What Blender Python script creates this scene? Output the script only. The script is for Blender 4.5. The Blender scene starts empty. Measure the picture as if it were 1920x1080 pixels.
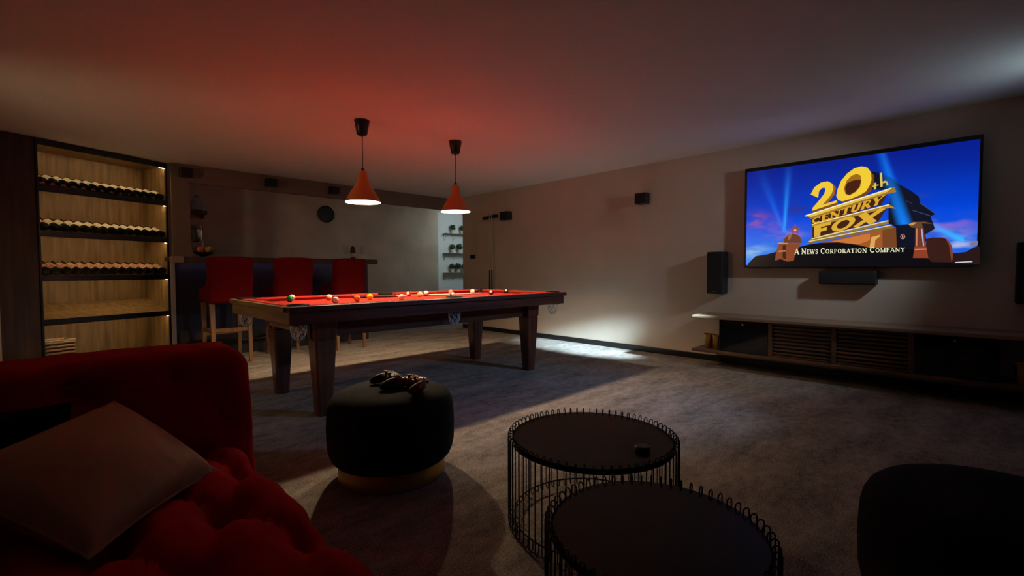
import bpy, bmesh, math, random
from mathutils import Vector, Matrix
random.seed(7)
PI = math.pi
scene = bpy.context.scene
COL = scene.collection

# ------------------------------------------------------------------ camera
CAM_H = 1.06
pitch, yaw, roll = math.radians(2.12), math.radians(45.4), math.radians(-0.2)
fwd = Vector((math.cos(yaw)*math.cos(pitch), math.sin(yaw)*math.cos(pitch), -math.sin(pitch)))
rgt = Vector((math.sin(yaw), -math.cos(yaw), 0)); upv = rgt.cross(fwd)
r2 = math.cos(roll)*rgt + math.sin(roll)*upv; u2 = -math.sin(roll)*rgt + math.cos(roll)*upv
cam_data = bpy.data.cameras.new('camera'); cam = bpy.data.objects.new('camera', cam_data); COL.objects.link(cam)
cam_data.sensor_width = 36.0; cam_data.lens = 877.0/1920*36; cam_data.clip_start = 0.02
cam.matrix_world = Matrix(((r2.x, u2.x, -fwd.x, 0), (r2.y, u2.y, -fwd.y, 0), (r2.z, u2.z, -fwd.z, CAM_H), (0, 0, 0, 1)))
scene.camera = cam

# ------------------------------------------------------------------ world, exposure, room lights
w = bpy.data.worlds.new('world'); scene.world = w; w.use_nodes = True
w.node_tree.nodes['Background'].inputs[0].default_value = (0.02, 0.022, 0.03, 1)
w.node_tree.nodes['Background'].inputs[1].default_value = 0.05
vs = scene.view_settings
vs.view_transform = 'Standard'; vs.look = 'None'; vs.gamma = 1.0; vs.use_curve_mapping = False
vs.exposure = 0.0
BULB = 2500.0          # radiance of the two pendant bulbs
SCREEN = 1.15          # brightness of the television picture
LED_CABINET = 21.0
LED_BAR = 3.0

def lamp(name, kind, loc, energy, color, aim=None, **kw):
    d = bpy.data.lights.new(name, kind); d.energy = energy; d.color = color
    for k, v in kw.items(): setattr(d, k, v)
    o = bpy.data.objects.new(name, d); COL.objects.link(o); o.location = loc
    if aim is not None:
        o.rotation_euler = (Vector(aim) - Vector(loc)).to_track_quat('-Z', 'Y').to_euler()
    return o
# cool white spotlight hanging just right of the frame, aimed along the television wall
lamp('spotlight', 'SPOT', (4.55, -0.32, 2.05), 9000, (0.58, 0.82, 1.0), (5.15, 3.85, 0.0),
     spot_size=math.radians(13.5), spot_blend=1.0, shadow_soft_size=0.05)
lamp('spotlight_flood', 'SPOT', (4.55, -0.32, 2.05), 58, (0.82, 0.89, 1.0), (5.49, 3.2, 0.45),
     spot_size=math.radians(84), spot_blend=1.0, shadow_soft_size=0.06)
lamp('screen_glow_fill', 'SPOT', (4.55, -0.32, 2.05), 170, (0.30, 0.54, 1.0), (2.75, 2.85, 0.0),  # added fill without fixture, stands in for screen glow under the pool table
     spot_size=math.radians(50), spot_blend=1.0, shadow_soft_size=0.10)
lamp('spotlight_spill', 'SPOT', (4.62, -0.45, 2.0), 4.6, (0.62, 0.86, 1.0), (4.55, 0.05, 2.42),
     spot_size=math.radians(135), spot_blend=1.0, shadow_soft_size=0.08)
# warm lamp standing outside the frame on the left, between the sofa and the wine cabinet
lamp('left_lamp', 'SPOT', (-1.9, 4.5, 1.75), 44, (1.0, 0.70, 0.40), (1.4, 5.3, 0.65), spot_size=math.radians(92), spot_blend=0.5, shadow_soft_size=0.15)
# daylight lamp of the hallway behind the far corner
lamp('hallway_lamp', 'AREA', (6.75, 7.5, 2.2), 8, (0.80, 0.96, 0.98), (6.7, 8.9, 1.1), shape='RECTANGLE', size=0.7, size_y=0.5)

# ------------------------------------------------------------------ helpers
def srgb(r, g, b):
    f = lambda c: (c/255)/12.92 if c/255 <= 0.04045 else ((c/255+0.055)/1.055)**2.4
    return (f(r), f(g), f(b), 1)
_mats = {}
def mat(name, col, rough=0.5, metal=0.0, noise=0.0, scale=8.0, stretch=None, bump=0.0, bscale=None, col2=None,
        sheen=0.0, spec=0.5, trans=0.0, emit=None, estr=0.0, coat=0.0):
    if name in _mats: return _mats[name]
    m = bpy.data.materials.new(name); m.use_nodes = True
    nt = m.node_tree; b = nt.nodes['Principled BSDF']
    c = tuple(col) + ((1,) if len(col) == 3 else ())
    b.inputs['Base Color'].default_value = c
    b.inputs['Roughness'].default_value = rough; b.inputs['Metallic'].default_value = metal
    b.inputs['Specular IOR Level'].default_value = spec
    if sheen: b.inputs['Sheen Weight'].default_value = sheen; b.inputs['Sheen Roughness'].default_value = 0.4
    if sheen: b.inputs['Sheen Tint'].default_value = c
    if trans: b.inputs['Transmission Weight'].default_value = trans
    if coat: b.inputs['Coat Weight'].default_value = coat; b.inputs['Coat Roughness'].default_value = 0.12
    if emit: b.inputs['Emission Color'].default_value = tuple(emit[:3]) + (1,); b.inputs['Emission Strength'].default_value = estr
    if noise or bump:
        tc = nt.nodes.new('ShaderNodeTexCoord'); mp = nt.nodes.new('ShaderNodeMapping')
        mp.inputs['Scale'].default_value = stretch or (1, 1, 1)
        nt.links.new(tc.outputs['Object'], mp.inputs['Vector'])
    if noise:
        n = nt.nodes.new('ShaderNodeTexNoise'); n.inputs['Scale'].default_value = scale; n.inputs['Detail'].default_value = 6
        nt.links.new(mp.outputs['Vector'], n.inputs['Vector'])
        rp = nt.nodes.new('ShaderNodeValToRGB')
        lo = tuple(x*(1-noise) for x in c[:3]) + (1,); hi = tuple(min(1, x*(1+noise)) for x in c[:3]) + (1,)
        if col2: lo = c; hi = tuple(col2) + ((1,) if len(col2) == 3 else ())
        rp.color_ramp.elements[0].position = 0.32; rp.color_ramp.elements[1].position = 0.68
        rp.color_ramp.elements[0].color = lo; rp.color_ramp.elements[1].color = hi
        nt.links.new(n.outputs['Fac'], rp.inputs['Fac']); nt.links.new(rp.outputs['Color'], b.inputs['Base Color'])
    if bump:
        n2 = nt.nodes.new('ShaderNodeTexNoise'); n2.inputs['Scale'].default_value = bscale or scale; n2.inputs['Detail'].default_value = 4
        nt.links.new(mp.outputs['Vector'], n2.inputs['Vector'])
        bp = nt.nodes.new('ShaderNodeBump'); bp.inputs['Strength'].default_value = bump; bp.inputs['Distance'].default_value = 0.01
        nt.links.new(n2.outputs['Fac'], bp.inputs['Height']); nt.links.new(bp.outputs['Normal'], b.inputs['Normal'])
    _mats[name] = m
    return m

class MB:
    """collects shapes into one bmesh, linked as ONE mesh object"""
    def __init__(self): self.bm = bmesh.new()
    def verts_faces(self, V, Fc, smooth=False):
        vs_ = [self.bm.verts.new(v) for v in V]
        for f in Fc:
            try: fc = self.bm.faces.new([vs_[i] for i in f]); fc.smooth = smooth
            except ValueError: pass
        return self
    def box(self, x0, x1, y0, y1, z0, z1, bevel=0.0, seg=2, M=None):
        b = bmesh.new()
        bmesh.ops.create_cube(b, size=1.0)
        for v in b.verts:
            v.co = Vector(((x0+x1)/2 + v.co.x*(x1-x0), (y0+y1)/2 + v.co.y*(y1-y0), (z0+z1)/2 + v.co.z*(z1-z0)))
        if bevel: bmesh.ops.bevel(b, geom=b.edges[:], offset=bevel, segments=seg, profile=0.5, affect='EDGES')
        b.verts.index_update()
        V = [(M @ v.co) if M else v.co.copy() for v in b.verts]; Fc = [[v.index for v in f.verts] for f in b.faces]
        b.free()
        return self.verts_faces(V, Fc)
    def rounded(self, hx, hy, hz, r, n, c=(0, 0, 0), disp=None, M=None):
        """rounded box with a fine grid; disp(point, normal) -> displacement along the normal"""
        V = []; Fc = []; h = Vector((hx, hy, hz)); idx = {}
        def pt(p):
            key = (round(p.x, 5), round(p.y, 5), round(p.z, 5))
            if key in idx: return idx[key]
            inn = Vector([max(-(h[i]-r), min(h[i]-r, p[i])) for i in range(3)])
            nm = (p - inn).normalized(); q = inn + nm*r
            if disp: q = q + nm*disp(q, nm)
            q = q + Vector(c)
            if M: q = M @ q
            V.append(q); idx[key] = len(V)-1
            return idx[key]
        def samples(a, num):
            s = [-a + r*t for t in (0, .25, .5, .75)] + [-a + r + (2*a-2*r)*i/num for i in range(num+1)] + [a - r*t for t in (.75, .5, .25, 0)]
            return s
        S = [samples(h[i], n[i]) for i in range(3)]
        for ax in range(3):
            u, v = [(1, 2), (2, 0), (0, 1)][ax]
            for sgn in (-1, 1):
                for i in range(len(S[u])-1):
                    for j in range(len(S[v])-1):
                        q = []
                        for (a, b) in ((i, j), (i+1, j), (i+1, j+1), (i, j+1)):
                            p = Vector((0, 0, 0)); p[ax] = sgn*h[ax]; p[u] = S[u][a]; p[v] = S[v][b]; q.append(pt(p))
                        if sgn < 0: q.reverse()
                        if len(set(q)) >= 3: Fc.append(list(dict.fromkeys(q)))
        return self.verts_faces(V, Fc, True)
    def lathe(self, prof, n=24, c=(0, 0, 0), M=None, smooth=True, caps=True, arc=2*PI, a0=0.0):
        V = []; Fc = []; full = abs(arc-2*PI) < 1e-6; m = n if full else n+1
        for (r, z) in prof:
            for k in range(m):
                a = a0 + arc*k/n; p = Vector((c[0]+r*math.cos(a), c[1]+r*math.sin(a), c[2]+z)); V.append((M @ p) if M else p)
        for i in range(len(prof)-1):
            for k in range(n):
                k2 = (k+1) % m if full else k+1
                Fc.append((i*m+k, i*m+k2, (i+1)*m+k2, (i+1)*m+k))
        if caps and full:
            if prof[0][0] > 1e-5: Fc.append(tuple(reversed(range(n))))
            if prof[-1][0] > 1e-5: Fc.append(tuple(range((len(prof)-1)*n, len(prof)*n)))
        return self.verts_faces(V, Fc, smooth)
    def tube(self, pts, r, n=6, closed=False, M=None, smooth=True):
        pts = [Vector(p) for p in pts]; V = []; Fc = []; N = len(pts)
        rr = r if isinstance(r, (list, tuple)) else [r]*N
        ref = None
        for i, p in enumerate(pts):
            if closed: t = pts[(i+1) % N] - pts[i-1]
            else: t = pts[min(i+1, N-1)] - pts[max(i-1, 0)]
            t.normalize()
            if ref is None:
                ref = Vector((0, 0, 1)) if abs(t.z) < 0.9 else Vector((1, 0, 0))
            a = t.cross(ref).normalized(); b = a.cross(t).normalized(); ref = b
            for k in range(n):
                an = 2*PI*k/n; q = p + (a*math.cos(an) + b*math.sin(an))*rr[i]; V.append((M @ q) if M else q)
        L = N if closed else N-1
        for i in range(L):
            j = (i+1) % N
            for k in range(n):
                Fc.append((i*n+k, i*n+(k+1) % n, j*n+(k+1) % n, j*n+k))
        if not closed: Fc.append(tuple(range(n))); Fc.append(tuple(reversed(range((N-1)*n, N*n))))
        return self.verts_faces(V, Fc, smooth)
    def sphere(self, c, r, n=16, m=10, sc=(1, 1, 1), M=None):
        prof = [(r*math.sin(PI*i/m), -r*math.cos(PI*i/m)) for i in range(m+1)]
        prof[0] = (1e-6, -r); prof[-1] = (1e-6, r)
        T = Matrix.Translation(c) @ Matrix.Diagonal((*sc, 1))
        return self.lathe(prof, n, M=(M @ T) if M else T, caps=False)
    def frustum(self, z0, a0, z1, a1, c=(0, 0), ch=0.0):
        """square tapering post; a = (half x, half y); chamfered corners"""
        V = []
        for z, (hx, hy) in ((z0, a0), (z1, a1)):
            k = ch
            for (x, y) in ((-hx+k, -hy), (hx-k, -hy), (hx, -hy+k), (hx, hy-k), (hx-k, hy), (-hx+k, hy), (-hx, hy-k), (-hx, -hy+k)):
                V.append((c[0]+x, c[1]+y, z))
        Fc = [tuple(reversed(range(8))), tuple(range(8, 16))] + [(i, (i+1) % 8, 8+(i+1) % 8, 8+i) for i in range(8)]
        return self.verts_faces(V, Fc)
    def build(self, name, m, parent=None, loc=None, rz=0.0, label=None):
        me = bpy.data.meshes.new(name)
        bmesh.ops.recalc_face_normals(self.bm, faces=self.bm.faces[:])
        for e in self.bm.edges:
            if len(e.link_faces) == 2 and e.calc_face_angle(0) > 0.7: e.smooth = False
        self.bm.to_mesh(me); self.bm.free()
        ms = m if isinstance(m, (list, tuple)) else [m]
        for x in ms: me.materials.append(x)
        o = bpy.data.objects.new(name, me); COL.objects.link(o)
        if parent: o.parent = parent
        if loc is not None: o.location = loc
        if rz: o.rotation_euler = (0, 0, rz)
        if label: o['label'] = label
        return o

def tag(o, label, cat, group=None):
    o['label'] = label; o['category'] = cat
    if group: o['group'] = group
    return o
def thing(name, label, cat, loc=(0, 0, 0), rz=0.0, group=None):
    o = bpy.data.objects.new(name, None); COL.objects.link(o); o.empty_display_size = 0.1
    o.location = loc; o.rotation_euler = (0, 0, rz)
    return tag(o, label, cat, group)
def struct(name, mb, m, label=None, **kw):
    o = mb.build(name, m, **kw); o['kind'] = 'structure'
    if label: o['label'] = label
    return o
def copy_tree(o, parent=None):
    c = o.copy(); COL.objects.link(c)
    if parent: c.parent = parent
    for ch in list(o.children): copy_tree(ch, c)
    return c
def share(o, name, parent=None, loc=None, rz=None):
    c = bpy.data.objects.new(name, o.data); COL.objects.link(c)
    if parent: c.parent = parent
    if loc is not None: c.location = loc
    if rz is not None: c.rotation_euler = (0, 0, rz)
    return c

# ------------------------------------------------------------------ materials
M_ceil = mat('ceiling_paint', (0.80, 0.77, 0.71), 0.95, bump=0.25, bscale=90, spec=0.1)
M_wall = mat('wall_plaster', (0.60, 0.53, 0.43), 0.9, noise=0.04, scale=2.0, bump=0.12, bscale=60, spec=0.15)
M_back = mat('grey_brown_plaster', (0.62, 0.52, 0.41), 0.9, noise=0.14, scale=2.2, bump=0.15, bscale=40, spec=0.15)
M_beam = mat('plaster_in_shade', (0.19, 0.145, 0.115), 0.9, noise=0.08, scale=2.2, spec=0.15)  # same plaster as the back wall, darkened to paint in the beam's shade
M_white = mat('white_plaster', (0.74, 0.77, 0.77), 0.9, spec=0.1)
M_oak = mat('oak_veneer', (0.19, 0.115, 0.045), 0.45, noise=0.9, scale=3.2, stretch=(7, 7, 0.7), col2=(0.36, 0.245, 0.11), bump=0.04, bscale=12)
M_oakd = mat('smoked_oak', (0.050, 0.026, 0.013), 0.6, noise=0.4, scale=3.0, stretch=(8, 8, 0.6))
M_black = mat('black_lacquer', (0.008, 0.007, 0.007), 0.35)
M_blackmetal = mat('black_metal', (0.010, 0.009, 0.009), 0.42, metal=0.3)
M_blackplastic = mat('black_plastic', (0.012, 0.012, 0.013), 0.5)
M_grille = mat('speaker_cloth', (0.012, 0.012, 0.013), 0.9, bump=0.3, bscale=300)
M_mahog = mat('mahogany', (0.095, 0.026, 0.016), 0.28, noise=0.5, scale=4, stretch=(0.5, 5, 5), coat=0.25)
M_mahogv = mat('mahogany_vertical', (0.105, 0.028, 0.017), 0.3, noise=0.45, scale=4, stretch=(6, 6, 0.6), coat=0.25)
M_railtop = mat('mahogany_satin_lip', (0.085, 0.023, 0.014), 0.5, spec=0.3)
M_mahoge = mat('mahogany_warm_lit', (0.24, 0.135, 0.062), 0.38, noise=0.35, scale=4, stretch=(5, 0.6, 6))  # same mahogany; warm light on the table ends is put into this colour
M_cloth = mat('red_baize', (0.36, 0.027, 0.018), 0.95, bump=0.1, bscale=400, spec=0.1)
M_ivory = mat('ivory', (0.75, 0.68, 0.55), 0.3)
M_net = mat('white_net_cord', (0.80, 0.80, 0.78), 0.8)
M_leather = mat('black_leather', (0.012, 0.009, 0.008), 0.8, spec=0.15)
M_velvet = mat('red_velvet', (0.42, 0.008, 0.014), 0.85, sheen=0.12, spec=0.04, bump=0.08, bscale=250)
M_stoolvelvet = mat('deep_red_stool_velvet', (0.13, 0.004, 0.006), 0.85, sheen=0.12, spec=0.04, bump=0.08, bscale=250)
M_velvetdark = mat('teal_black_velvet', (0.014, 0.018, 0.018), 0.85, sheen=0.25, spec=0.1, noise=0.3, scale=12)
M_blackfab = mat('black_fabric', (0.006, 0.006, 0.007), 0.9, spec=0.1)
M_navyfab = mat('dark_cushion_fabric', (0.007, 0.007, 0.009), 0.85, spec=0.1)
M_satin = mat('beige_satin', (0.50, 0.30, 0.155), 0.55, spec=0.25, noise=0.12, scale=5)
M_gold = mat('brushed_gold', (0.60, 0.36, 0.10), 0.3, metal=1.0)
M_dkgold = mat('dull_gold', (0.42, 0.25, 0.07), 0.42, metal=0.8)
M_steel = mat('steel', (0.55, 0.53, 0.50), 0.25, metal=1.0)
M_chrome = mat('chrome', (0.75, 0.75, 0.75), 0.12, metal=1.0)
M_stoolwood = mat('stool_wood', (0.19, 0.095, 0.035), 0.5, noise=0.3, scale=4, stretch=(6, 6, 0.7))
M_walnut = mat('walnut', (0.13, 0.065, 0.032), 0.42, noise=0.4, scale=3, stretch=(6, 0.6, 6))
M_topwood = mat('pale_console_top', (0.30, 0.21, 0.13), 0.45, noise=0.3, scale=3, stretch=(6, 0.6, 6))
M_glassdark = mat('smoked_glass', (0.004, 0.004, 0.005), 0.08)
M_tabletop = mat('dark_brown_tabletop', (0.012, 0.007, 0.006), 0.2, spec=0.13)
M_shade = mat('orange_lacquer', (0.72, 0.235, 0.06), 0.4)
M_shadein = mat('white_enamel', (0.85, 0.80, 0.76), 0.5)
M_bulb = mat('glowing_bulb', (1, 0.9, 0.8), 0.5, emit=(1.0, 0.70, 0.44), estr=BULB)
M_led = mat('warm_led', (1, 0.9, 0.7), 0.5, emit=(1.0, 0.68, 0.34), estr=LED_CABINET)
M_ledbar = mat('violet_led', (0.8, 0.7, 1), 0.5, emit=(0.55, 0.45, 1.0), estr=LED_BAR)
M_bottle = mat('dark_bottle_glass', (0.008, 0.012, 0.008), 0.08)
M_label = mat('cream_label', (0.86, 0.80, 0.66), 0.7, noise=0.15, scale=60)
M_labelr = mat('red_and_cream_label', (0.36, 0.06, 0.04), 0.6, noise=0.6, scale=30, col2=(0.75, 0.55, 0.36))
M_glass = mat('clear_glass', (0.95, 0.95, 0.95), 0.02, trans=1.0)
M_leaf = mat('dark_green_leaf', (0.015, 0.045, 0.014), 0.6, noise=0.5, scale=30)
M_whitepot = mat('pale_ceramic', (0.62, 0.60, 0.50), 0.35)
M_shelfwood = mat('thin_wood_shelf', (0.22, 0.17, 0.10), 0.5)

def carpet():
    m = bpy.data.materials.new('carpet'); m.use_nodes = True; nt = m.node_tree; b = nt.nodes['Principled BSDF']
    b.inputs['Roughness'].default_value = 0.98; b.inputs['Specular IOR Level'].default_value = 0.05
    tc = nt.nodes.new('ShaderNodeTexCoord')
    def noise(scale, stretch, detail=4):
        mp = nt.nodes.new('ShaderNodeMapping'); mp.inputs['Scale'].default_value = stretch
        nt.links.new(tc.outputs['Object'], mp.inputs['Vector'])
        n = nt.nodes.new('ShaderNodeTexNoise'); n.inputs['Scale'].default_value = scale; n.inputs['Detail'].default_value = detail
        nt.links.new(mp.outputs['Vector'], n.inputs['Vector']); return n.outputs['Fac']
    big = noise(2.2, (1.0, 2.6, 1)); mid = noise(14, (1, 1.5, 1), 5); fine = noise(130, (1, 1, 1), 6)
    def mix(a, c, f):
        x = nt.nodes.new('ShaderNodeMath'); x.operation = 'MULTIPLY_ADD'; nt.links.new(a, x.inputs[0]); x.inputs[1].default_value = f
        if c is None: x.inputs[2].default_value = 0.0
        else: nt.links.new(c, x.inputs[2])
        return x.outputs[0]
    s = mix(big, mix(mid, mix(fine, None, 0.50), 0.22), 0.28)
    rp = nt.nodes.new('ShaderNodeValToRGB'); nt.links.new(s, rp.inputs['Fac'])
    rp.color_ramp.elements[0].position = 0.37; rp.color_ramp.elements[0].color = (0.085, 0.078, 0.070, 1)
    rp.color_ramp.elements[1].position = 0.63; rp.color_ramp.elements[1].color = (0.44, 0.40, 0.345, 1)
    nt.links.new(rp.outputs['Color'], b.inputs['Base Color'])
    bp = nt.nodes.new('ShaderNodeBump'); bp.inputs['Strength'].default_value = 0.5; bp.inputs['Distance'].default_value = 0.008
    nt.links.new(fine, bp.inputs['Height']); nt.links.new(bp.outputs['Normal'], b.inputs['Normal'])
    return m
M_carpet = carpet()
# ------------------------------------------------------------------ the room shell
CEIL = 2.42; XW = 5.49; YEND = 6.87; YBEAM = 7.15
cab_a = math.radians(23.53); CA = Vector((-0.078, 6.745, 0)); ce = Vector((math.cos(cab_a), math.sin(cab_a), 0)); cn = Vector((-ce.y, ce.x, 0))
struct('floor', MB().box(-3.2, 7.9, -3.2, 9.3, -0.1, 0), M_carpet, 'mottled grey brown carpet floor')
struct('ceiling', MB().box(-3.2, 7.9, -3.2, 9.3, CEIL, CEIL+0.1), M_ceil, 'plain pale plaster ceiling tinted red above the pool table')
struct('wall_right', MB().box(XW, XW+0.2, -3.2, YEND, 0, CEIL), M_wall, 'beige wall that carries the television')
struct('wall_rear', MB().box(-3.2, XW+0.2, -3.3, -3.1, 0, CEIL), M_back)
struct('wall_side', MB().box(-3.3, -3.1, -3.2, 5.6, 0, CEIL), M_back)
# slanted wall that runs on to the left of the wine cabinet
Mcab = Matrix.Translation(CA) @ Matrix.Rotation(cab_a, 4, 'Z')
struct('wall_left', MB().box(-3.6, -0.30, 0.0, 0.12, 0, CEIL, M=Mcab), M_wall, 'pale wall at the left edge beside the wood panel')
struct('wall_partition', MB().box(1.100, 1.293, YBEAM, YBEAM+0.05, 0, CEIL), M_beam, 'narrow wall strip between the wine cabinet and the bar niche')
struct('wall_niche', MB().box(0.9, 1.02, YBEAM+0.5, 8.4, 0, CEIL), M_back)
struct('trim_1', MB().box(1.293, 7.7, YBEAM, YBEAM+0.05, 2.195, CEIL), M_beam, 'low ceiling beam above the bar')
struct('wall_back', MB().box(0.9, 5.96, 8.3, 8.95, 0, CEIL), M_back, 'grey brown plaster wall behind the bar')
struct('wall_hallway', MB().box(5.9, 7.9, 8.95, 9.1, 0, CEIL), M_white, 'white hallway wall with the plant shelves')
struct('wall_hallway_end', MB().box(7.7, 7.85, 5.5, 9.0, 0, CEIL), M_white)
struct('wall_hallway_near', MB().box(5.69, 7.8, 5.4, 5.5, 0, CEIL), M_white)
struct('baseboard_right', MB().box(XW-0.015, XW, -3.1, YEND, 0, 0.072, bevel=0.003), M_black, 'dark baseboard below the television wall')
struct('baseboard_back', MB().box(3.6, 5.95, 8.285, 8.3, 0, 0.072, bevel=0.003), M_black)

# dark wood panel left of the cabinet
t = thing('wood_panel', 'dark brown full height wood panel left of the wine cabinet', 'panel', CA, cab_a)
MB().box(-0.30, -0.004, 0.0, 0.03, 0.0, CEIL-0.002, bevel=0.003).build('board', M_oakd, t)
MB().box(-0.30, -0.004, -0.008, 0.0, 0.0, 0.06, bevel=0.002).build('plinth', M_black, t)

# ------------------------------------------------------------------ wine cabinet
W = 1.25; D = 0.44
t = cabinet = thing('wine_cabinet', 'tall lit oak wine cabinet with sloping bottle shelves', 'cabinet', CA, cab_a)
MB().box(0, W, D, D+0.02, 0, CEIL-0.004).build('back_panel', M_oak, t)
for x0 in (0.0, W-0.014): MB().box(x0, x0+0.014, 0.012, D, 0, CEIL-0.004).build('side_panel', M_oak, t)
MB().box(0.014, W-0.014, 0.02, D, 2.365, 2.385).build('top_panel', M_oak, t)
MB().box(0.0, W, -0.012, 0.012, 2.352, CEIL-0.004, bevel=0.002).build('fascia', M_black, t, label='black strip across the top')
for x0 in (-0.002, W-0.016): MB().box(x0, x0+0.018, -0.012, 0.012, 0, 2.352, bevel=0.002).build('front_post', M_black, t, label='black upright edge')
MB().box(0.014, W-0.014, 0.0, D, 0.0, 0.10).build('plinth', M_black, t)
SH = [1.885, 1.425, 0.968, 0.511]
slope = math.atan2(0.145, 0.40)
for zf in SH + [0.10]:
    if zf > 0.2:
        Ms = Matrix.Translation((0, 0.02, zf+0.050)) @ Matrix.Rotation(slope, 4, 'X')
        MB().box(0.015, W-0.015, 0, 0.43, -0.012, 0.010, M=Ms).build('shelf', M_oak, t)
        MB().box(0.016, W-0.016, -0.010, 0.016, zf, zf+0.062, bevel=0.002).build('shelf_lip', M_black, t, label='black front lip')
for zf in [2.352] + SH:
    zl = zf+0.006 if zf > 2 else zf+0.016
    MB().box(0.03, W-0.016, 0.016, 0.028, zl, zl+0.006).build('led_strip', M_led, t, label='glowing warm strip light')
    MB().box(W-(0.075 if zf > 2 else 0.034), W-0.016, 0.013, 0.018, zf-0.004, zf-0.001).build('led_end', M_led, t, label='bright visible end of the strip light')

# bottles lie on the sloping shelves, base to the front
def bottle(lab, cat_group, m_label, z0, z1):
    R_ = 0.039
    prof = [(0.0, 0.004), (0.030, 0.0), (R_, 0.006), (R_, 0.185), (0.034, 0.205), (0.018, 0.228), (0.0145, 0.24), (0.0145, 0.30), (0.0, 0.301)]
    o = MB().lathe(prof, 18, caps=False).build('wine_bottle', M_bottle)
    MB().lathe([(R_+0.0008, z0), (R_+0.0008, z1)], 16, arc=PI*1.35, a0=PI/2-PI*0.675, caps=False).build('label', m_label, o)
    return o
ORD = ['leftmost', 'second from left', 'third from left', 'fourth from left', 'fifth from left', 'sixth from left', 'seventh from left', 'seventh from right', 'sixth from right', 'fifth from right', 'fourth from right', 'third from right', 'second from right', 'rightmost']
rows = [(1.885, 14, 'white', 'white labelled wine bottle, %s on the topmost cabinet shelf', 'bottles on the topmost cabinet shelf'),
        (1.425, 14, 'white', 'white labelled wine bottle, %s on the second cabinet shelf', 'bottles on the second cabinet shelf'),
        (0.968, 14, 'red', 'red and cream labelled wine bottle, %s on the third cabinet shelf', 'bottles on the third cabinet shelf')]
bw = bottle('', '', M_label, 0.045, 0.165); br = bottle('', '', M_labelr, 0.040, 0.170)
used = set()
for zf, n, kind, lab, grp in rows:
    src = bw if kind == 'white' else br
    for k in range(n):
        o = src if src.name not in used else copy_tree(src)
        used.add(src.name)
        x = 0.062 + (W-0.124)*k/(n-1)
        rot = Matrix.Rotation(cab_a, 4, 'Z') @ Matrix.Rotation(-(PI/2-slope), 4, 'X') @ Matrix.Rotation(random.uniform(-.18, .18), 4, 'Z')
        # local +Y must end up facing upwards on the shelf
        rot = Matrix.Rotation(cab_a, 4, 'Z') @ Matrix.Rotation(slope-PI/2, 4, 'X') @ Matrix.Rotation(PI, 4, 'Z') @ Matrix.Rotation(random.uniform(-.12, .12), 4, 'Z')
        nrm = Vector((0, -math.sin(slope), math.cos(slope))); d0 = Vector((0, math.cos(slope), math.sin(slope)))
        base = Vector((x, 0.02, zf+0.050)) + nrm*(0.010+0.0397) + d0*(0.012+random.uniform(0, .004))
        o.matrix_world = Matrix.Translation(CA + Matrix.Rotation(cab_a, 3, 'Z') @ base) @ rot
        tag(o, lab % ORD[k], 'bottle', grp)
# woven basket on the lowest shelf
t = thing('wicker_basket', 'pale rough wicker basket at the left of the lowest cabinet shelf', 'basket', CA + Matrix.Rotation(cab_a, 3, 'Z') @ Vector((0.155, 0.16, 0.10)), cab_a)
M_wick = mat('wicker', (0.34, 0.22, 0.10), 0.7, noise=0.5, scale=40, stretch=(1, 1, 5), col2=(0.75, 0.55, 0.30))
mb = MB()
for (x0, x1, y0, y1) in ((-.135, .135, -.10, -.088), (-.135, .135, .088, .10), (-.135, -.123, -.10, .10), (.123, .135, -.10, .10)): mb.box(x0, x1, y0, y1, 0.012, 0.225)
mb.box(-.135, .135, -.10, .10, 0.0, 0.014); mb.build('body', mat('dark_wicker', (.10, .055, .022), .8), t)
for k in range(6):
    z = 0.03+0.037*k
    MB().tube([(-.137, -.102, z), (-.07, -.108, z+.004), (0, -.101, z), (.07, -.108, z+.004), (.137, -.102, z)], 0.012, 6).build('woven_band', M_wick, t)
mb = MB(); mb.tube([(-.14, -.104, .232), (.14, -.104, .232), (.14, .104, .232), (-.14, .104, .232)], 0.013, 8, closed=True); mb.build('rim', M_wick, t)

# ------------------------------------------------------------------ bar
t = thing('bar_counter', 'long dark bar counter with black front and wooden top behind three red stools', 'bar counter', (2.28, 6.9, 0))
mb = MB(); mb.box(-1.27, 1.33, -0.28, 0.25, 1.190, 1.240, bevel=0.005); mb.build('countertop', M_oakd, t)
MB().box(-1.27, 1.33, -0.282, -0.262, 1.163, 1.238, bevel=0.003).build('front_edge', M_oakd, t)
MB().box(-1.22, 1.255, -0.10, -0.06, 0.0, 1.189).build('front_panel', mat('dark_navy_panel', (0.010, 0.009, 0.016), 0.45), t)
MB().box(1.215, 1.255, -0.06, 0.20, 0.0, 1.182).build('end_panel', M_black, t)
MB().box(-1.262, -1.225, -0.13, -0.05, 0.0, 1.182, bevel=0.003).build('end_post', mat('pale_metal_edge', (0.35, 0.31, 0.27), 0.5), t, label='pale narrow upright at the left end')
MB().box(-1.28, -1.16, -0.29, -0.16, 1.165, 1.243, bevel=0.008).build('corner_block', mat('pale_wood_block', (0.30, 0.22, 0.15), 0.5), t, label='pale wooden block at the left corner of the top')
MB().box(-1.2, 1.32, -0.255, -0.240, 1.180, 1.1895).build('led_strip', M_ledbar, t, label='dim violet strip light under the top')
MB().tube([(-1.2, -0.17, 0.18), (1.23, -0.17, 0.18)], 0.014, 8).build('foot_rail', M_blackmetal, t)

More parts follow.
